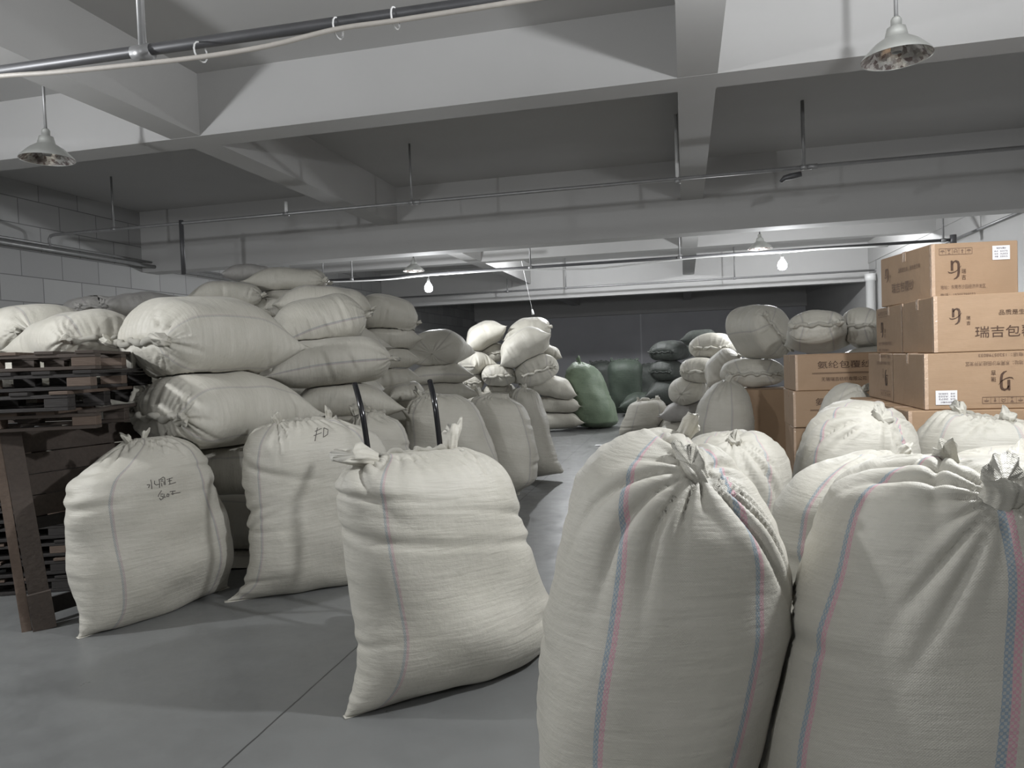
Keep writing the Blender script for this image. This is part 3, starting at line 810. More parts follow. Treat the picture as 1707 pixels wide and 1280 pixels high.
def print_long(root, F, W_, H_, big='瑞吉包覆纱', mat='print', withlogo=True):
    mb = MB()
    if withlogo:
        logo(mb, W_*.10, H_*.50, H_*.26, F); put_text(mb, '瑞', W_*.195, H_*.56, H_*.06, H_*.07, F); put_text(mb, '吉', W_*.195, H_*.47, H_*.06, H_*.07, F)
        mb.build('printed_logo', M[mat], root); mb = MB()
        put_text(mb, big, W_*.245, H_*.24, W_*.44, H_*.20, F)
        put_text(mb, '品质是生命、服务是灵魂', W_*.385, H_*.62, W_*.42, H_*.09, F)
    else:
        put_text(mb, big, W_*.24, H_*.60, W_*.58, H_*.20, F)
        ribbon(mb, [(W_*.18, H_*.48), (W_*.84, H_*.48)], .004, F); ribbon(mb, [(W_*.18, H_*.455), (W_*.84, H_*.455)], .003, F)
        put_text(mb, '无锡瑞吉纺织有限公司', W_*.28, H_*.25, W_*.48, H_*.11, F)
    mb.build('lettering', M[mat], root)
def carton(label, x, y, z, w_, d_, h_, rot=0, front=None, left=None, flipf=False, group='brown cartons of covered yarn', sticker=True, fmat='print'):
    """origin at the front-left bottom corner"""
    rng = random.Random(int(x*1000+z*77)); r = thing('carton', label, 'box', (x, y, z), math.radians(rot), group)
    MB().box((0, 0, 0), (w_, d_, h_-.002), None, .006).build('carton_body', M['carton'], r)
    e = .0022
    # tape across the top seam and over the two ends, and on the near upright edge
    t = MB(); yc = d_/2
    t.box((-e, yc-.025, h_-.07), (0-.0002, yc+.025, h_)).box((-e, yc-.025, h_-.0015), (w_+e, yc+.025, h_+e-.0015)).build('top_tape', M['tape'], r)
    t = MB().box((-e, -e, .004), (.022, -.0004, h_-.004)).box((-e, -e, .004), (-.0004, .018, h_-.004)); t.build('edge_tape', M['tape'], r)
    if front:
        F, W_ = face_F('front', w_, d_, h_, flipf)
        (print_short(r, F, W_, h_, sticker) if front == 'short' else print_long(r, F, W_, h_) if front == 'long' else print_long(r, F, W_, h_, '氨纶包覆纱', fmat, False))
    if left:
        F, W_ = face_F('left', w_, d_, h_, flipf)
        (print_long(r, F, W_, h_, mat='print_faint') if left == 'long' else print_short(r, F, W_, h_, False))
    return r
HB = .36
Yb = 5.12
def bx(px, y): return at_y(px, 580, y).x
# right-hand stack, five layers; only layers in view
carton('topmost carton of the tall stack, turned a little, with a white paper label', bx(1555, 5.5), 5.5, 4*HB+HB, .56, .80, .375, 9, 'short', 'long')
carton('wide carton with large dark Chinese lettering, under the turned top carton', bx(1557, Yb), Yb, 4*HB, .95, .66, HB, 0, 'long', None)
carton('carton showing only its shaded side behind the wide lettered carton, second layer', bx(1505, Yb+.70), Yb+.70, 4*HB, .8, .74, HB, 0, None, 'short')
carton('upside-down printed carton with white paper label at lower left, third layer', bx(1540, Yb), Yb, 3*HB, .615, .72, HB, 0, 'short', None, True)
carton('carton beside the upside-down printed one, third layer', bx(1540, Yb)+.63, Yb, 3*HB, .62, .72, HB, 0, None, None)
carton('shaded carton with taped edge behind the upside-down printed carton, third layer', bx(1488, Yb+.76), Yb+.76, 3*HB, .62, .74, HB, 0, None, 'short', True)
carton('carton in the fourth layer below the upside-down printed carton, behind the two-knot sack', bx(1512, Yb-.02), Yb-.02, 2*HB, .95, .70, HB, 0, 'long', None)
carton('shaded carton in the fourth layer behind the black-tied sack', bx(1452, Yb+.72), Yb+.72, 2*HB, .8, .74, HB, 0, None, None)
carton('bottom-but-one carton of the stack behind the two-knot sack', bx(1530, Yb), Yb, HB, .95, .7, HB, 0, None, None)
carton('bottom carton of the stack behind the two-knot sack', bx(1530, Yb), Yb, 0, .95, .7, HB, 0, None, None)
# middle stack
Ym = 7.7
xm = bx(1325, Ym)
carton('top carton of the middle stack with faded Chinese lettering, two white sacks resting on it', xm, Ym, 3*HB, .86, .62, HB, 3, 'mid', None, fmat='print')
carton('second carton of the middle stack with the same lettering, half hidden by a sack', xm-.03, Ym-.03, 2*HB, .86, .62, HB, 1, 'mid', None, fmat='print')
carton('third carton of the middle stack, edge seen beside the round knotted sack', xm-.03, Ym, HB, .86, .62, HB, 0, None, None)
carton('lowest carton of the middle stack', xm-.02, Ym, 0, .86, .62, HB, 0, None, None)
xd = bx(1210, 9.55)
carton('dark plain carton standing under the laced sack, beside the grey standing sack', xd, 9.72, 0, .78, .7, 1.0, 0, None, None)

# ---------------------------------------------------------------- pallets at the left edge
def pallet(label, origin, rot, matn='wood', Lx=1.15, Ly=1.0, seed=0, tiltm=None):
    rng = random.Random(seed); r = thing('wooden_pallet', label, 'pallet', origin, 0, 'old wooden pallets')
    r.rotation_euler = tiltm if tiltm else (0, 0, math.radians(rot))
    nb = 6; bw = .10
    for i in range(nb):
        x = i*(Lx-bw)/(nb-1); m2 = M['wood_light'] if rng.random() < .3 else M[matn]
        j = rng.uniform(-.01, .01)
        MB().box((x+j, -.005, .092), (x+bw+j, Ly+.005+rng.uniform(-.01, .01), .111), None, .002).build('deck_board', m2, r)
    for i in range(3):
        y = i*(Ly-.09)/2
        MB().box((0, y, .072), (Lx, y+.09, .0915), None, .002).build('stringer_board', M[matn], r)
        for k in range(3):
            x = k*(Lx-.13)/2
            MB().box((x, y+.002, .0195), (x+.13, y+.088, .0715), None, .003).build('block', M['wood_light'] if rng.random() < .4 else M[matn], r)
        MB().box((0, y, 0), (Lx, y+.09, .019), None, .002).build('base_board', M[matn], r)
    return r
ca = at_z(75, 1045)                      # foot of the leaning pallet
def lay(px, py, D, th, label, rot, matn, seed):
    """pallet whose near right top corner is seen at a pixel"""
    P = at_d(px, py, D); a = math.radians(rot)
    ex = V((math.cos(a), math.sin(a), 0)); o = P-ex*1.15; o.z = at_d(158, 583, 4.25).z-.111-.1155*(seed-1)
    return pallet(label, o, rot, matn, seed=seed)
lay(158, 583, 4.25, .14, 'topmost lying pallet with reddish blocks, against the end-on sacks', 24, 'wood', 1)
lay(150, 617, 4.20, .14, 'dark pallet second from the top of the pile, white sack showing through its gaps', 21, 'wood_black', 2)
lay(112, 652, 4.15, .14, 'blackened pallet third from the top of the pile', 19, 'wood_black', 3)
lay(158, 674, 4.28, .14, 'grey-brown pallet fourth from the top, just above the leaning pallet', 22, 'wood', 4)
# leaning pallet: long boards seen upright
def leaning():
    r = thing('wooden_pallet', 'upright leaning pallet with a thick reddish post, beside the sack with handwriting', 'pallet', (ca.x, ca.y, 0), 0, 'old wooden pallets')
    foot = V((ca.x, ca.y, 0)); foot.z = 0
    n = ((foot-CAM)*V((1, 1, 0))).normalized(); ex = V((n.y, -n.x, 0))
    top = at_plane(15, 712, foot, -n)-foot
    def bar(p, q, w_, t, name, mat):
        p = V(p); q = V(q); d = (q-p); u = d.normalized(); side = u.cross(n).normalized(); 
        mb = MB(); vs = []
        for z in (0, 1):
            c = p if z == 0 else q
            for (a, b) in ((-1, -1), (1, -1), (1, 1), (-1, 1)): vs.append(c+side*a*w_/2+n*b*t/2)
        mb.add(vs, [(3, 2, 1, 0), (4, 5, 6, 7), (0, 1, 5, 4), (1, 2, 6, 5), (2, 3, 7, 6), (3, 0, 4, 7)])
        return mb.build(name, M[mat], r)
    lean = top+n*.10
    up = lean.normalized()
    bar((0, 0, 0), lean, .105, .06, 'post', 'wood')
    bar(-ex*.09+n*.0, -ex*.075+lean*.985, .05, .05, 'post', 'wood_light')
    right = ex*.78+n*.42
    bar(right+V((0, 0, 0)), right+lean*.95, .09, .05, 'post', 'wood_black')
    for k, (h, wd, mt) in enumerate(((1.11, .13, 'wood'), (.975, .125, 'wood'), (.845, .125, 'wood'), (.715, .125, 'wood'), (.61, .07, 'wood_black'))):
        p = up*h+n*.055; bar(p-ex*.02, p+right, wd, .022, 'slat_board', mt)
    # lower back board and foot block
    p = up*.10+n*.06; bar(p, p+right, .10, .022, 'slat_board', 'wood_black')
    bar(V((0, 0, .0))-n*.045, up*.22-n*.045, .12, .03, 'foot_block', 'wood')
leaning()
def crate_back():
    """dark pallets on edge that fill the gap under the pile"""
    base = at_z(120, 985)
    for k in range(9):
        a = math.radians(22+2*(k % 2)); ex = V((math.cos(a), math.sin(a), 0)); o = V((base.x, base.y, 0))-ex*1.15
        p = pallet('blackened pallet stacked low on the floor behind the leaning pallet', (o.x, o.y, .124*k+.003), 22+2*(k % 2), 'wood_black', seed=20+k)
        p['group'] = 'blackened pallets behind the leaning one'
crate_back()

# ---------------------------------------------------------------- the sacks
SB = None
FG = dict(sa=.85, sc=.8, sw=.015)
s3 = traced('big smooth sack in mid floor, knotted at both corners, black handles behind it', (573, 1197), (913, 1084),
    [(573, 1197, 913, 1084), (588, 1150, 911, 1052), (597, 1100, 904, 1020), (600, 1055, 896, 980), (591, 1000, 886, 945), (580, 930, 872, 890), (570, 860, 858, 848), (569, 815, 842, 808), (582, 785, 822, 780), (604, 768, 792, 758), (632, 757, 757, 747)],
    .50, 3, knots=((616, 766, .105, -.85, .5, 0, 1.6, 1.2), (750, 744, .085, .15, 1, -.03, 1.4, 1.0)), stripes=(.62,), sa=.75, sc=.45, sw=.013, creases=9, hem=.016, res=(120, 160))
s1 = traced('standing sack with handwritten marker characters, beside the wooden pallets', (128, 1065), (380, 979),
    [(128, 1065, 380, 979), (137, 1024, 384, 945), (129, 975, 381, 905), (117, 915, 372, 862), (108, 850, 359, 815), (119, 812, 348, 780), (160, 778, 333, 752), (195, 750, 312, 734), (228, 731, 285, 725)],
    .42, 7, knots=((216, 738, .05, -.5, .7, -.04, 1.4, 1.2), (240, 730, .04, .1, 1, -.05, 1.2, 1)), stripes=(.635, .845), sa=.8, sw=.011, creases=7, hem=False, res=(110, 150))
s2 = traced('wrinkled standing sack with a bow-like knot and two marker characters near its top', (374, 1004), (640, 962),
    [(374, 1004, 640, 962), (402, 965, 650, 925), (411, 905, 652, 860), (408, 850, 652, 800), (405, 790, 645, 750), (411, 745, 630, 722), (428, 718, 605, 706), (455, 706, 560, 698)],
    .42, 11, knots=((463, 708, .06, 0, 1, .02, 1.5, 1.3), (548, 697, .055, .1, 1, -.05, 1.2, 1)), stripes=(.60, .86), sa=.75, sw=.011, creases=12, hem=.02, res=(110, 150))
f1 = traced('huge striped sack with two full blue and pink bands and a loose knot', (950, 1415), (1225, 1415),
    [(965, 1418, 1215, 1418), (918, 1370, 1240, 1370), (902, 1270, 1258, 1280), (898, 1190, 1282, 1180), (907, 1090, 1305, 1080), (921, 1000, 1321, 990), (934, 920, 1318, 920), (950, 850, 1296, 862), (968, 795, 1262, 820), (1000, 755, 1225, 785), (1045, 730, 1188, 755), (1085, 722, 1150, 738), (1105, 722, 1130, 728)],
    .60, 13, bottom='round', top='gather', knots=((1163, 800, .062, -.35, .9, .20, 2.0, 1.1), (1140, 724, .046, .6, .8, -.06, 1.2, .45)), stripes=(.675, .845), creases=4, hem=False, res=(150, 200), plane=(None, -4), **FG)
f2 = traced('huge nearest sack at the picture edge with a twisted knot, its front in shade', (1290, 1445), (1890, 1445),
    [(1310, 1450, 1880, 1450), (1268, 1390, 1925, 1390), (1262, 1280, 1950, 1280), (1270, 1190, 1960, 1180), (1288, 1100, 1960, 1080), (1312, 1015, 1950, 990), (1338, 930, 1930, 920), (1356, 865, 1900, 860), (1380, 815, 1860, 815), (1425, 784, 1810, 788), (1490, 769, 1760, 772), (1560, 764, 1710, 766), (1610, 764, 1670, 764)],
    .52, 17, bottom='round', top='gather', knots=((1664, 832, .07, .35, .75, .22, 2.0, 1.15), (1580, 772, .05, -.4, .8, .05, 1.2, .8)), stripes=(.615, .765), creases=3, hem=False, res=(150, 200), plane=(None, -2), **FG)
traced('pale sack squeezed between the two huge striped ones, top folded over', (1310, 1175), (1640, 1175),
    [(1320, 1180, 1640, 1180), (1295, 1120, 1660, 1120), (1285, 1000, 1660, 1000), (1283, 910, 1655, 900), (1290, 850, 1640, 850), (1315, 815, 1610, 812), (1355, 785, 1570, 788), (1405, 770, 1520, 772), (1440, 765, 1490, 766)],
    .5, 19, bottom='round', top='gather', knots=((1495, 768, .055, .6, .5, .0, 1.8, 1.2),), stripes=(.62, .80), creases=3, hem=False, group='big sacks crowded before the cartons', plane=(None, 5), sa=.85, sc=.6, sw=.014)
traced('round sack with a white-tufted rosette knot just beyond the huge striped one', (1130, 1035), (1290, 1035),
    [(1140, 1040, 1290, 1040), (1118, 990, 1305, 990), (1108, 880, 1315, 870), (1112, 800, 1321, 800), (1130, 757, 1312, 760), (1160, 732, 1290, 735), (1195, 720, 1262, 722), (1222, 717, 1240, 718)],
    .55, 23, bottom='round', top='gather', knots=((1228, 745, .055, -.3, .8, .16, 2.1, 1.4),), stripes=(.62, .84), creases=2, hem=False, group='big sacks crowded before the cartons', plane=(None, 0), sa=.6, sc=.6)
traced('bulging sack whose rosette is tied in black cord, before the middle cartons', (1330, 1005), (1560, 1005),
    [(1340, 1010, 1550, 1010), (1322, 960, 1560, 960), (1318, 860, 1552, 860), (1326, 780, 1538, 790), (1342, 725, 1530, 738), (1368, 690, 1512, 702), (1400, 671, 1480, 682), (1425, 667, 1450, 671)],
    .6, 29, bottom='round', top='gather', knots=((1468, 712, .07, .15, .9, .20, 2.3, 1.5),), stripes=(.63, .86), creases=2, hem=False, group='big sacks crowded before the cartons', plane=(None, 0), sa=.8, sc=.7, cordmat=M['black_plastic'])
traced('wide sack with two upright knots like ears, against the cartons', (1530, 985), (1800, 985),
    [(1540, 990, 1790, 990), (1526, 920, 1800, 920), (1522, 800, 1800, 800), (1524, 735, 1795, 740), (1540, 700, 1775, 715), (1568, 684, 1740, 706), (1598, 686, 1690, 706)],
    .42, 31, bottom='round', knots=((1602, 692, .055, 0, 1, 0.02, 1.4, 1), (1678, 706, .06, 0, 1, .04, 1.6, 1.2)), stripes=(.64, .80), creases=4, hem=.016, group='big sacks crowded before the cartons', plane=(None, 0), sa=.6, sc=.3)
traced('dim sack with a knot leaning on the shaded cartons, just behind the black-tied one', (1350, 862), (1470, 862),
    [(1352, 866, 1472, 866), (1346, 820, 1475, 820), (1352, 750, 1470, 750), (1366, 690, 1462, 695), (1384, 658, 1452, 668), (1402, 642, 1438, 650), (1415, 638, 1428, 640)],
    .42, 34, bottom='round', top='gather', knots=((1440, 650, .05, .6, .7, .04, 1.6, 1.2),), creases=2, hem=False, group='big sacks crowded before the cartons', plane=(None, 5), sa=.4, res=(56, 80))
f8 = traced('low pale sack with black plastic at its knot, behind the shaded huge sack', (1580, 1130), (1800, 1130),
    [(1590, 1135, 1800, 1135), (1570, 1080, 1820, 1080), (1563, 900, 1820, 900), (1562, 800, 1810, 800), (1575, 765, 1790, 765), (1605, 750, 1750, 752), (1640, 745, 1700, 746)],
    .5, 37, bottom='round', top='gather', knots=((1690, 792, .085, .0, 1, .14, 2, 1.3),), creases=2, hem=False, group='big sacks crowded before the cartons', plane=(None, 0))
# black plastic scrap
pb = at_plane(1655, 786, f8[4]+f8[3]*.16, f8[3])
mb = MB(); rg = random.Random(4)
for i in range(6):
    for j in range(12):
        th = 2*PI*j/12; rr = .045*(math.sin(PI*(i+.3)/6.2))*(1+.3*math.sin(3*th+i)); mb.v.append(pb+V((rr*math.cos(th), rr*.5*math.sin(th), (i-2.5)*.017)))
for i in range(5):
    for j in range(12): mb.f.append((i*12+j, i*12+(j+1) % 12, (i+1)*12+(j+1) % 12, (i+1)*12+j))
mb.f += [tuple(range(11, -1, -1)), tuple(range(60, 72))]
tag(own_origin(mb.build('plastic_scrap', M['black_plastic'], smooth=True), pb), 'crumpled black plastic scrap tucked behind the shaded huge sack', 'plastic')
MID = dict(group='standing sacks in the middle of the hall', ey=.8, bottom='seam', sa=.6, sc=.1, sw=.012, creases=4, res=(64, 90))
traced('grey-looking standing sack just beyond the right black handle, loose cloth at its top left', (690, 862), (846, 860),
    [(692, 866, 848, 862), (684, 800, 838, 800), (678, 735, 820, 745), (678, 690, 804, 700), (690, 667, 786, 672), (712, 657, 760, 657)], .40, 41, knots=((700, 662, .07, -.3, 1, .02, 1.5, 1.3),), plane=(None, -8), stripes=(.62, .95), hem=False, **MID)
traced('second of the three standing sacks beyond the black handles', (805, 838), (868, 824),
    [(800, 838, 866, 824), (797, 790, 892, 795), (790, 730, 895, 752), (785, 690, 886, 708), (792, 665, 870, 675), (812, 655, 848, 656)], .38, 43, knots=((800, 658, .06, -.2, 1, .02, 1.3, 1.1),), plane=(None, -20), stripes=(.62, .92), hem=False, **MID)
traced('farthest of the three standing sacks, beside the neat stack of small sacks', (870, 798), (937, 788),
    [(870, 798, 938, 788), (866, 750, 925, 755), (860, 700, 916, 715), (858, 665, 908, 685), (864, 650, 898, 658), (872, 646, 886, 648)], .38, 47, knots=((875, 650, .05, 0, 1, .02, 1.3, 1.0),), plane=(None, -20), stripes=(.66,), hem=False, **MID)
traced('pale standing sack right behind the left black handle with two curled knots', (590, 905), (690, 905),
    [(592, 905, 690, 905), (582, 850, 690, 850), (575, 760, 684, 760), (577, 715, 680, 725), (588, 693, 664, 700), (605, 685, 640, 687)], .45, 53, knots=((592, 690, .055, -.3, 1, .02, 1.4, 1.2), (612, 684, .045, 0, 1, .03, 1.2, 1)), plane=(None, 10), stripes=(.66, .9), hem=.018, **MID)
traced('large green sack leaning in the dim back of the hall', (990, 713), (1015, 713),
    [(982, 713, 1014, 713), (955, 702, 1030, 700), (944, 672, 1027, 675), (940, 640, 1014, 650), (944, 618, 1003, 628), (952, 607, 990, 613), (962, 602, 974, 604)], .9, 59, mat='sack_green', bottom='round', top='gather', knots=((966, 603, .09, -.2, 1, 0, 1.6, 1.3),), plane=(None, 0), hem=False, group='green and dark sacks at the back', res=(60, 80), lump=.02)
traced('small slumped white sack with a ruffled mouth on the floor before the dark sacks', (1036, 725), (1104, 722),
    [(1034, 725, 1108, 722), (1036, 712, 1112, 702), (1043, 690, 1111, 684), (1050, 674, 1106, 672), (1062, 668, 1098, 666)], .45, 61, knots=((1065, 668, .05, -.2, 1, 0, 1.2, 1), (1095, 666, .05, .2, 1, 0, 1.2, 1)), plane=(None, 5), group='small white sacks on the floor', res=(50, 70), hem=.04)
traced('low flattened white sack beside the small ruffled one', (1098, 724), (1166, 722),
    [(1096, 724, 1168, 722), (1098, 708, 1168, 705), (1110, 693, 1162, 692), (1128, 685, 1152, 685)], .5, 67, plane=(None, 0), group='small white sacks on the floor', res=(44, 64), hem=False)
traced('grey standing sack with a pale knot, beside the dark plain carton', (1162, 785), (1262, 785),
    [(1168, 788, 1256, 788), (1158, 765, 1262, 765), (1155, 720, 1260, 720), (1161, 690, 1257, 690), (1172, 660, 1248, 662), (1188, 641, 1236, 645), (1204, 633, 1222, 634)], .6, 71, mat='sack', bottom='round', top='gather', knots=((1214, 634, .06, .1, 1, .05, 1.9, 1.3),), plane=(None, 0), stripes=(.64, .78), hem=False, group='sacks heaped before the far side wall', res=(60, 84), sa=.6)
GP = dict(group='laced sacks in the high pile by the block wall')
# high pile, near part
sack('largest lying sack, laced end toward the pallets, top of the near pile', 'side', (342, 568), 5.3, 152, 71, W=.82, LO=1.06, psi=36, alpha=0, flip=True, seed=1, knot=.065, res=(100, 140), stripes=(.07, .43, .62, .88), creases=5, hem=.026, fold=.02, **GP)
sack('second largest lying sack directly under the largest one, knot at its upper edge', 'side', (372, 685), 5.25, 150, 64, W=.82, LO=1.06, psi=36, alpha=-1, flip=True, seed=2, knot=.065, res=(100, 140), stripes=(.10, .40, .6, .9), creases=4, hem=.026, fold=.02, **GP)
sack('end-on sack with radiating folds above the topmost pallet', 'end', (135, 566), 5.25, 86, 48, psi=18, seed=3, knot=.06, L=.95, res=(70, 110), hem=.024, **GP)
sack('smooth end-on sack at the picture edge behind the pallets', 'end', (50, 551), 5.9, 82, 45, psi=20, seed=4, knot=.05, L=1.0, res=(60, 90), **GP)
sack('end-on sack seen between the lying pallets and the second largest sack', 'end', (172, 672), 5.0, 68, 40, psi=20, seed=5, knot=.055, L=.95, res=(70, 110), hem=.024, **GP)
sack('sack hidden mostly behind the pallet gaps at the picture edge', 'end', (50, 640), 5.4, 80, 42, psi=20, seed=6, L=.95, **GP)
sack('lower sack with a cord across it, between the handwriting sack and the wrinkled one', 'side', (372, 787), 5.3, 105, 44, psi=-8, flip=True, seed=7, stripes=(.1, .4), **GP)
sack('dark lowest sack in the gap between the two standing sacks', 'side', (390, 872), 5.8, 120, 44, psi=-20, flip=True, seed=8, **GP)
sack('floor-level sack in the gap between the two standing sacks', 'side', (400, 955), 5.75, 120, 44, psi=-20, flip=True, seed=9, **GP)
sack('smooth sack with a dark lengthwise line, between the largest sack and the thin stack', 'side', (528, 545), 6.9, 76, 46, psi=15, alpha=14, seed=10, bottom='seam', stripes=(.0, .5), sw=.009, sa=.9, res=(70, 100), **GP)
sack('smooth glossy sack with folds at its far shoulder, directly above the left black handle', 'side', (550, 606), 6.55, 100, 40, psi=10, alpha=4, seed=11, stripes=(.0, .5), sw=.009, sa=.9, res=(80, 110), **GP)
sack('shaded sack with a pointed corner just behind the left black handle', 'side', (580, 668), 6.7, 82, 30, psi=5, alpha=-6, seed=12, top='seam', res=(60, 80), **GP)
sack('laced sack on top of the pile behind the largest one', 'side', (540, 507), 7.7, 78, 30, psi=10, alpha=-6, seed=13, knot=.04, sag=.5, **GP)
sack('crinkled bright-edged sack highest in the thin stack', 'side', (642, 527), 8.4, 52, 31, psi=10, alpha=-14, seed=14, knot=.04, fold=.025, **GP)
sack('second sack down in the thin stack beside the bulging pile', 'side', (645, 564), 8.4, 50, 24, psi=8, alpha=2, seed=15, top='seam', **GP)
sack('third sack down in the thin stack beside the bulging pile', 'side', (646, 598), 8.4, 44, 22, psi=8, seed=16, top='seam', **GP)
sack('lowest visible sack in the thin stack behind the handles', 'side', (655, 632), 8.4, 42, 20, psi=8, seed=17, top='seam', **GP)
sack('crumpled pair-knot bundle lying low between the two black handles', 'side', (672, 655), 7.6, 32, 17, psi=20, seed=18, fold=.03, knot=.05, **GP)
sack('highest sack of the far pile, bright pointed end under the girder', 'side', (482, 468), 9.6, 62, 21, psi=-10, alpha=-2, seed=19, fold=.022, knot=.05, flip=False, **GP)
sack('sack lying directly beneath the highest far one', 'side', (474, 508), 9.5, 50, 23, psi=-5, seed=20, top='seam', **GP)
sack('sack with a bright pointed tip below the wall pipes', 'side', (378, 492), 9.0, 56, 22, psi=10, seed=21, fold=.022, **GP)
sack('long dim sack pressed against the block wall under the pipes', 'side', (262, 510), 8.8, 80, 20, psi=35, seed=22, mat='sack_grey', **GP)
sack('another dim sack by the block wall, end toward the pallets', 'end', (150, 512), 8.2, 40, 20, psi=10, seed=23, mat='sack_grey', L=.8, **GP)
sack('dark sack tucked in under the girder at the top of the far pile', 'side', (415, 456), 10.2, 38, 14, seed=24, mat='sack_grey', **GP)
sack('round-ended sack with a pinched centre on top of the short stack beyond the handles', 'end', (731, 582), 10.2, 50, 31, psi=-12, seed=25, top='gather', knot=.02, L=.85, res=(60, 90), **GP)
sack('flat sack directly beneath the round-ended one', 'side', (733, 624), 10.3, 54, 18, seed=26, top='seam', stripes=(.0, .5), **GP)
sack('lowest flat sack of the short stack beyond the handles', 'side', (738, 654), 10.3, 54, 17, seed=27, top='seam', **GP)
# middle stack of small sacks
GC = dict(group='small sacks in the stack at the middle of the hall', res=(44, 64), knot=.05, sa=.5, sw=.016, lump=.016)
for lab, kind, c, D, a, b, kw in (
    ('lowest small sack of the neat stack, pointed end over the floor', 'side', (925, 701), 14.9, 44, 15, dict(top='seam', seed=31)),
    ('second small sack from the floor in the neat stack', 'side', (922, 674), 14.9, 42, 15, dict(top='seam', seed=32)),
    ('third small sack from the floor, sloping, in the neat stack', 'side', (914, 645), 14.9, 44, 19, dict(top='seam', alpha=-12, seed=33)),
    ('laced small sack with a swirl of folds above the neat stack', 'end', (893, 618), 14.3, 38, 24, dict(alpha=16, L=.6, psi=10, seed=34, fold=.03, hem=.03)),
    ('steeply tilted smooth small sack, brightest in the middle stack', 'side', (872, 579), 14.5, 45, 27, dict(top='seam', alpha=30, seed=35)),
    ('topmost small sack behind the steeply tilted one', 'side', (880, 553), 15.2, 38, 21, dict(alpha=12, seed=36)),
    ('small sack corner poking out behind the tilted one toward the green sack', 'side', (915, 585), 15.4, 22, 10, dict(top='seam', alpha=-25, seed=37)),
    ('tilted small sack alone at the top of the other half of the middle stack', 'side', (808, 560), 15.2, 35, 22, dict(top='seam', alpha=28, seed=38)),
    ('shaded small sack just under the lone tilted top one', 'end', (820, 588), 15.3, 28, 18, dict(seed=39, L=.8)),
    ('bright boxy small sack at the edge of the middle stack, nearest the short stack', 'side', (795, 606), 15.0, 22, 20, dict(top='seam', psi=30, seed=40)),
    ('laced small sack facing the viewer low in the middle stack', 'end', (831, 626), 14.5, 29, 19, dict(seed=41, L=.6, fold=.03, hem=.035)),
    ('small sack end squeezed under the bright boxy one', 'end', (789, 637), 14.9, 17, 14, dict(seed=42, L=.7)),
    ('crumpled small sack under the laced one, just over the standing sacks', 'end', (833, 653), 14.8, 27, 14, dict(seed=43, L=.8, fold=.03)),
    ('small sack base behind the standing sacks in the middle stack', 'side', (868, 672), 15.2, 34, 16, dict(top='seam', seed=44)),
    ('small floor sack behind the standing sacks in the middle stack', 'side', (860, 700), 15.3, 44, 14, dict(top='seam', seed=45))):
    kw2 = dict(GC); kw2.update(kw); sack(lab, kind, c, D, a, b, **kw2)
# heap before the far side wall
GR = dict(group='sacks heaped before the far side wall', res=(56, 84), knot=.05, sa=.6)
for lab, kind, c, D, a, b, kw in (
    ('plump tilted sack, highest of the heap, laced along its lower side', 'end', (1268, 554), 9.3, 48, 40, dict(psi=38, alpha=-50, L=.7, seed=51, hem=.022, bottom='round', ey=1.0)),
    ('laced sack under the plump tilted one, lying on the dark plain carton', 'end', (1256, 622), 9.6, 54, 25, dict(L=.7, seed=52, hem=.022, fold=.022)),
    ('puckered white sack lying on the middle cartons, bright top', 'end', (1361, 553), 7.75, 49, 33, dict(L=.62, seed=53, hem=.024, fold=.028, tilt=15)),
    ('half-hidden sack between the puckered one and the big carton stack', 'end', (1440, 550), 7.8, 34, 34, dict(L=.62, seed=54, psi=-15, fold=.022, tilt=10)),
    ('laced small sack catching light, top of the dim heap', 'end', (1190, 579), 12.6, 38, 24, dict(L=.8, seed=55, psi=-10, hem=.03)),
    ('crumpled bright sack end, middle of the dim heap', 'end', (1172, 618), 12.4, 34, 22, dict(L=.8, seed=56, psi=-15, hem=.03, fold=.025)),
    ('smooth sack beside the crumpled bright end, touching the grey standing sack', 'side', (1205, 615), 11.8, 34, 24, dict(seed=57, alpha=40)),
    ('round sack end low in the dim heap', 'end', (1146, 651), 12.6, 30, 23, dict(L=.8, seed=58, psi=-15, top='gather', knot=.03)),
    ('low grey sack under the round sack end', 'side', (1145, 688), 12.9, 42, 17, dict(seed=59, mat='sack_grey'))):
    kw2 = dict(GR); kw2.update(kw); sack(lab, kind, c, D, a, b, **kw2)
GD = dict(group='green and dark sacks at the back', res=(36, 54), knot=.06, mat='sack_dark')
for lab, kind, c, D, a, b, kw in (
    ('dark sack with a knobbly end, upper left of the dim heap', 'end', (1118, 586), 17, 30, 18, dict(L=1.0, seed=61, psi=-25)),
    ('dark sack below the knobbly-ended one', 'end', (1115, 619), 17, 26, 19, dict(L=1.0, seed=62, psi=-25)),
    ('thin dark sack highest behind the dim heap', 'side', (1166, 563), 16.8, 28, 13, dict(seed=63)),
    ('dark lowest sack behind the small white sacks', 'side', (1112, 655), 17.2, 34, 22, dict(seed=64)),
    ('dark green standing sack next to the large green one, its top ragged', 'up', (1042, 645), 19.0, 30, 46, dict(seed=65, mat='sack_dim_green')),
    ('blackish standing sack against the back wall beside the ragged green one', 'up', (1086, 648), 20.5, 26, 42, dict(seed=66)),
    ('blackish standing sack against the back wall behind the large green one', 'up', (1003, 642), 21.5, 24, 40, dict(seed=67)),
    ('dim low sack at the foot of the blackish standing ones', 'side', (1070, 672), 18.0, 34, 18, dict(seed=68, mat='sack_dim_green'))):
    kw2 = dict(GD); kw2.update(kw); sack(lab, kind, c, D, a, b, **kw2)

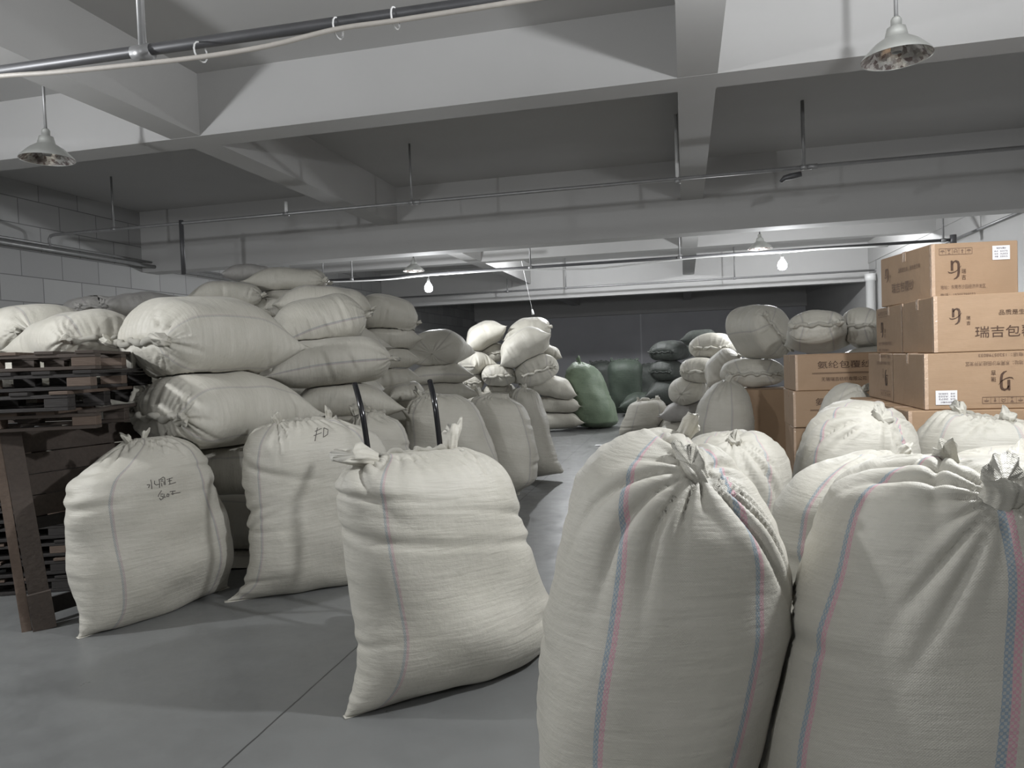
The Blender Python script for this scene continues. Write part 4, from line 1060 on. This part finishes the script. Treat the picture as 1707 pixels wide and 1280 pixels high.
# packed sacks that carry the higher ones
def pix(P):
    d = V(P)-CAM; z_ = d.dot(Fv); return W_PX/2+F_PX*d.dot(R2)/z_, H_PX/2-F_PX*d.dot(U2)/z_, z_
USED = set()
def carried_by(label, n, name, dy=0.0):
    """a column of packed sacks from the floor up to the underside of the named one, on a regular grid so columns stand side by side"""
    o, base = SACKS[label]
    gx = round(base.x/1.12); gy = round(base.y/.84)
    if (gx, gy) in USED: return
    USED.add((gx, gy)); hh = (base.z+.03)/n
    for k in range(n):
        P = V((gx*1.12*.35+base.x*.65, gy*.84*.35+base.y*.65, hh*(k+.5))); x, y, D = pix(P)
        P0 = P; h = V((P.x, P.y, 0)).normalized(); r = V((h.y, -h.x, 0)); psi = -math.degrees(math.atan2(r.y, r.x))
        sack(name, 'side', (x, y), D, .5*F_PX/D, hh*.5*F_PX/D, psi=psi, W=.70, LO=1.0, seed=200+k+int(base.x*10), top='seam', res=(26, 36), hem=False, group='sacks packed behind others to carry the pile')
BURIED = 'plain white sack packed low in a pile, behind other sacks'
for lab, n in (('sack lying directly beneath the highest far one', 5), ('sack with a bright pointed tip below the wall pipes', 5), ('long dim sack pressed against the block wall under the pipes', 5), ('another dim sack by the block wall, end toward the pallets', 5),
               ('laced sack on top of the pile behind the largest one', 4), ('lowest visible sack in the thin stack behind the handles', 2), ('lowest flat sack of the short stack beyond the handles', 2), ('small sack end squeezed under the bright boxy one', 2), ('crumpled small sack under the laced one, just over the standing sacks', 2),
               ('smooth sack beside the crumpled bright end, touching the grey standing sack', 2), ('low grey sack under the round sack end', 1), ('half-hidden sack between the puckered one and the big carton stack', 3), ('shaded sack with a pointed corner just behind the left black handle', 3),
               ('crumpled pair-knot bundle lying low between the two black handles', 2), ('dark lowest sack behind the small white sacks', 1)):
    carried_by(lab, n, BURIED)
# ---------------------------------------------------------------- soft contact: sacks flatten where they press on each other
def settle():
    recs = []
    for lab, (o, base) in SACKS.items():
        me = o.data; n = len(me.vertices); co = np.empty(n*3); me.vertices.foreach_get('co', co); co = co.reshape(-1, 3)+np.array(base)
        recs.append(dict(o=o, base=np.array(base), co=co, polys=[tuple(p.vertices) for p in me.polygons], d=float(np.linalg.norm(co.mean(0)-np.array(CAM)))))
    boxes = []
    bpy.context.view_layer.update()
    for r in C.objects:
        if r.type == 'EMPTY' and r.name.startswith(('carton', 'wooden_pallet')) and 'leaning' not in r.get('label', ''):
            pts = []
            for ch in r.children:
                if r.name.startswith('carton') and not ch.name.startswith('carton_body'): continue
                pts += [list((r.matrix_world.inverted() @ ch.matrix_world) @ v.co) for v in ch.data.vertices]
            pts = np.array(pts); boxes.append((np.array(r.matrix_world), np.array(r.matrix_world.inverted()), pts.min(0), pts.max(0)))
    def bb(r): r['lo'] = r['co'].min(0); r['hi'] = r['co'].max(0)
    def tree(r):
        r['t'] = BVHTree.FromPolygons(r['co'].tolist(), r['polys']); bb(r)
    for r in recs: bb(r)
    pairs = [(a, b) for i, a in enumerate(recs) for b in recs[i+1:] if np.all(a['lo'] < b['hi']) and np.all(b['lo'] < a['hi'])]
    def push(a, b, wgt, margin, reach):
        lo, hi = b['lo'], b['hi']; co = a['co']
        idx = np.nonzero(np.all((co > lo) & (co < hi), axis=1))[0]
        out = []; 
        for i in idx:
            p = V(co[i]); loc, nr, _, dist = b['t'].find_nearest(p, reach)
            if loc is None: continue
            if (p-loc).dot(nr) < margin*.5:
                tgt = loc+nr*margin; out.append((i, (tgt-p)*wgt))
        return out
    for it in range(4):
        last = it == 3
        for r in recs: tree(r)
        if not last:
            for a, b in pairs:
                w_ = .5 if abs(a['d']-b['d']) < .35 else (.25 if a['d'] < b['d'] else .75)
                da = push(a, b, w_, .002, .6); db = push(b, a, 1-w_, .002, .6)
                for i, v in da: a['co'][i] += np.array(v)
                for i, v in db: b['co'][i] += np.array(v)
        else:
            for a, b in pairs:
                far, near = (a, b) if a['d'] > b['d'] else (b, a)
                for i, v in push(far, near, 1.0, .014, .6): far['co'][i] += np.array(v)
                tree(far)
        for r in recs:      # hard things: cartons, pallets, floor, walls
            co = r['co']
            for (mw, mi, lo, hi) in boxes:
                c0 = mw[:3, 3]
                if np.linalg.norm(c0-co.mean(0)) > 2.6: continue
                L_ = co @ mi[:3, :3].T+mi[:3, 3]; ins = np.all((L_ > lo-.003) & (L_ < hi+.003), axis=1)
                if not ins.any(): continue
                # push the whole contact out through the one face that needs least movement
                P = L_[ins]; need = [(P[:, k].max()-lo[k]+.004, k, -1) for k in range(3)]+[(hi[k]-P[:, k].min()+.004, k, 1) for k in range(3)]
                amt, k, sg = min(need)
                L_[ins, k] = lo[k]-.004 if sg < 0 else hi[k]+.004
                r['co'] = co = np.where(ins[:, None], L_ @ mw[:3, :3].T+mw[:3, 3], co)
            co[:, 2] = np.maximum(co[:, 2], .002); co[:, 0] = np.clip(co[:, 0], XL+.01, XR-.03)
    for r in recs:
        me = r['o'].data; me.vertices.foreach_set('co', (r['co']-r['base']).ravel()); me.update()
settle()
# ---------------------------------------------------------------- hand truck behind the middle sack
def hand_truck():
    foot = at_z(690, 1110); n = V((foot.x, foot.y, 0)).normalized()
    hl = at_d(612, 740, 4.02); hr = at_d(733, 740, 4.02); ex = (hr-hl); ex.z = 0; ex.normalize(); back = V((-ex.y, ex.x, 0))
    mid = (hl+hr)/2; o = V((mid.x, mid.y, 0))
    r = thing('hand_truck', 'black two-handled hand truck standing behind the big middle sack', 'hand truck', o)
    w_ = .205
    for sg, pts in ((-1, ((585, 641), (603, 684), (612, 740), (618, 785))), (1, ((713, 636), (725, 674), (733, 740), (737, 785)))):
        P = [at_d(x, y, 4.02) for x, y in pts]
        P[0] += back*.10
        bot = V((P[3].x, P[3].y, .13))-back*.06
        ps = smooth_path([P[0], P[1], P[2], P[3]], 5)+[bot]
        MB().tube([p-o for p in ps], .0155, 14).build('side_tube', M['black_tube'], r, True)
    cL = V((hl.x, hl.y, 0))-o; cR = V((hr.x, hr.y, 0))-o
    for h in (.95, .62, .28):
        MB().tube([cL+V((0, 0, h)), cR+V((0, 0, h))], .012, 10).build('cross_bar', M['black_tube'], r, True)
    MB().tube([cL-ex*.06+V((0, 0, .125))+back*.1, cR+ex*.06+V((0, 0, .125))+back*.1], .01, 8).build('axle', M['black_tube'], r, True)
    for c in (cL-ex*.06, cR+ex*.06):
        c = c+V((0, 0, .125))+back*.1
        mb = MB(); N_ = 28
        prof = [(.06, -.02), (.105, -.025), (.122, -.015), (.124, 0), (.122, .015), (.105, .025), (.06, .02)]
        for (rad, ww) in prof:
            for j in range(N_):
                t = 2*PI*j/N_; mb.v.append(c+ex*ww+back*(rad*math.cos(t))+V((0, 0, rad*math.sin(t))))
        for i in range(len(prof)-1):
            for j in range(N_): mb.f.append((i*N_+j, i*N_+(j+1) % N_, (i+1)*N_+(j+1) % N_, (i+1)*N_+j))
        wh = mb.build('wheel', M['rubber'], r, True)
        MB().tube([c-ex*.022, c+ex*.022], .06, 20).build('hub', M['pipe'], wh, True)
    q = [cL-back*.02+V((0, 0, .012)), cR-back*.02+V((0, 0, .012)), cR-back*.22+V((0, 0, .012)), cL-back*.22+V((0, 0, .012))]
    mb = MB(); mb.add(q+[p+V((0, 0, .006)) for p in q], [(0, 1, 2, 3), (7, 6, 5, 4), (0, 4, 5, 1), (1, 5, 6, 2), (2, 6, 7, 3), (3, 7, 4, 0)]); mb.build('toe_plate', M['black_tube'], r)
hand_truck()

# handwriting on sacks: marker strokes laid on the cloth
def strokes(sk, lines, r, name='handwriting'):
    o, base = sk
    me = o.data; bvh = BVHTree.FromPolygons([v.co.copy() for v in me.vertices], [tuple(p.vertices) for p in me.polygons])
    mb = MB(); cc = CAM-base
    for ln in lines:
        pts = []
        for i in range(len(ln)-1):
            (x0, y0), (x1, y1) = ln[i], ln[i+1]
            for k in range(4):
                t = k/4; d = ray(x0+(x1-x0)*t, y0+(y1-y0)*t).normalized(); hit = bvh.ray_cast(cc, d)
                if hit[0] is not None: pts.append(hit[0]-d*.001)
        d = ray(*ln[-1]).normalized(); hit = bvh.ray_cast(cc, d)
        if hit[0] is not None: pts.append(hit[0]-d*.001)
        if len(pts) > 1: mb.tube(pts, r, 5)
    if mb.v: mb.build(name, M['ink'], o, True)
z = lambda pts: [(220+x/16, 770+y/16) for x, y in pts]
strokes((s1[1], s1[2]), [z(p) for p in (
    [(500, 470), (520, 560), (530, 720)], [(400, 610), (480, 600), (440, 690)], [(600, 500), (600, 580), (650, 615), (720, 590)],
    [(720, 460), (740, 560), (735, 690)], [(740, 470), (830, 400), (870, 420), (890, 610)], [(770, 480), (830, 470)], [(770, 520), (830, 510)], [(790, 560), (800, 650)], [(850, 520), (860, 610)],
    [(930, 470), (1080, 420)], [(1000, 430), (1010, 590)], [(960, 510), (1060, 490)], [(980, 600), (1170, 540)],
    [(790, 760), (710, 880), (700, 930)], [(760, 860), (830, 850)], [(760, 900), (820, 920), (830, 970), (770, 1010), (730, 960)], [(860, 850), (850, 940), (900, 930)], [(940, 850), (990, 860), (980, 920), (930, 920), (940, 850)],
    [(1010, 790), (1160, 770)], [(1080, 770), (1090, 880)], [(1040, 850), (1290, 810)])], .0022)
strokes((s2[1], s2[2]), [[(525, 719), (536, 714)], [(529, 713), (525, 735)], [(523, 726), (536, 721)], [(540, 713), (539, 729), (546, 724), (547, 716), (540, 713)]], .0025)
L1o = SACKS['largest lying sack, laced end toward the pallets, top of the near pile']
strokes(L1o, [[(266, 633), (275, 630), (284, 634)], [(270, 638), (280, 634), (290, 637)], [(276, 629), (277, 641)], [(283, 628), (292, 634)]], .0025)

# paper scrap on the floor
pp = at_z(1003, 743)
mb = MB(); rg = random.Random(2)
mb.v = [pp+V((x, y, z_)) for x, y, z_ in ((-.12, -.03, .004), (-.02, -.06, .012), (.11, -.05, .004), (.13, .03, .014), (.0, .05, .005), (-.1, .05, .016), (0, 0, .022))]
mb.f = [(i, (i+1) % 6, 6) for i in range(6)]
tag(own_origin(mb.build('paper_scrap', M['paper']), pp), 'small white paper scrap lying on the open floor before the green sack', 'paper')
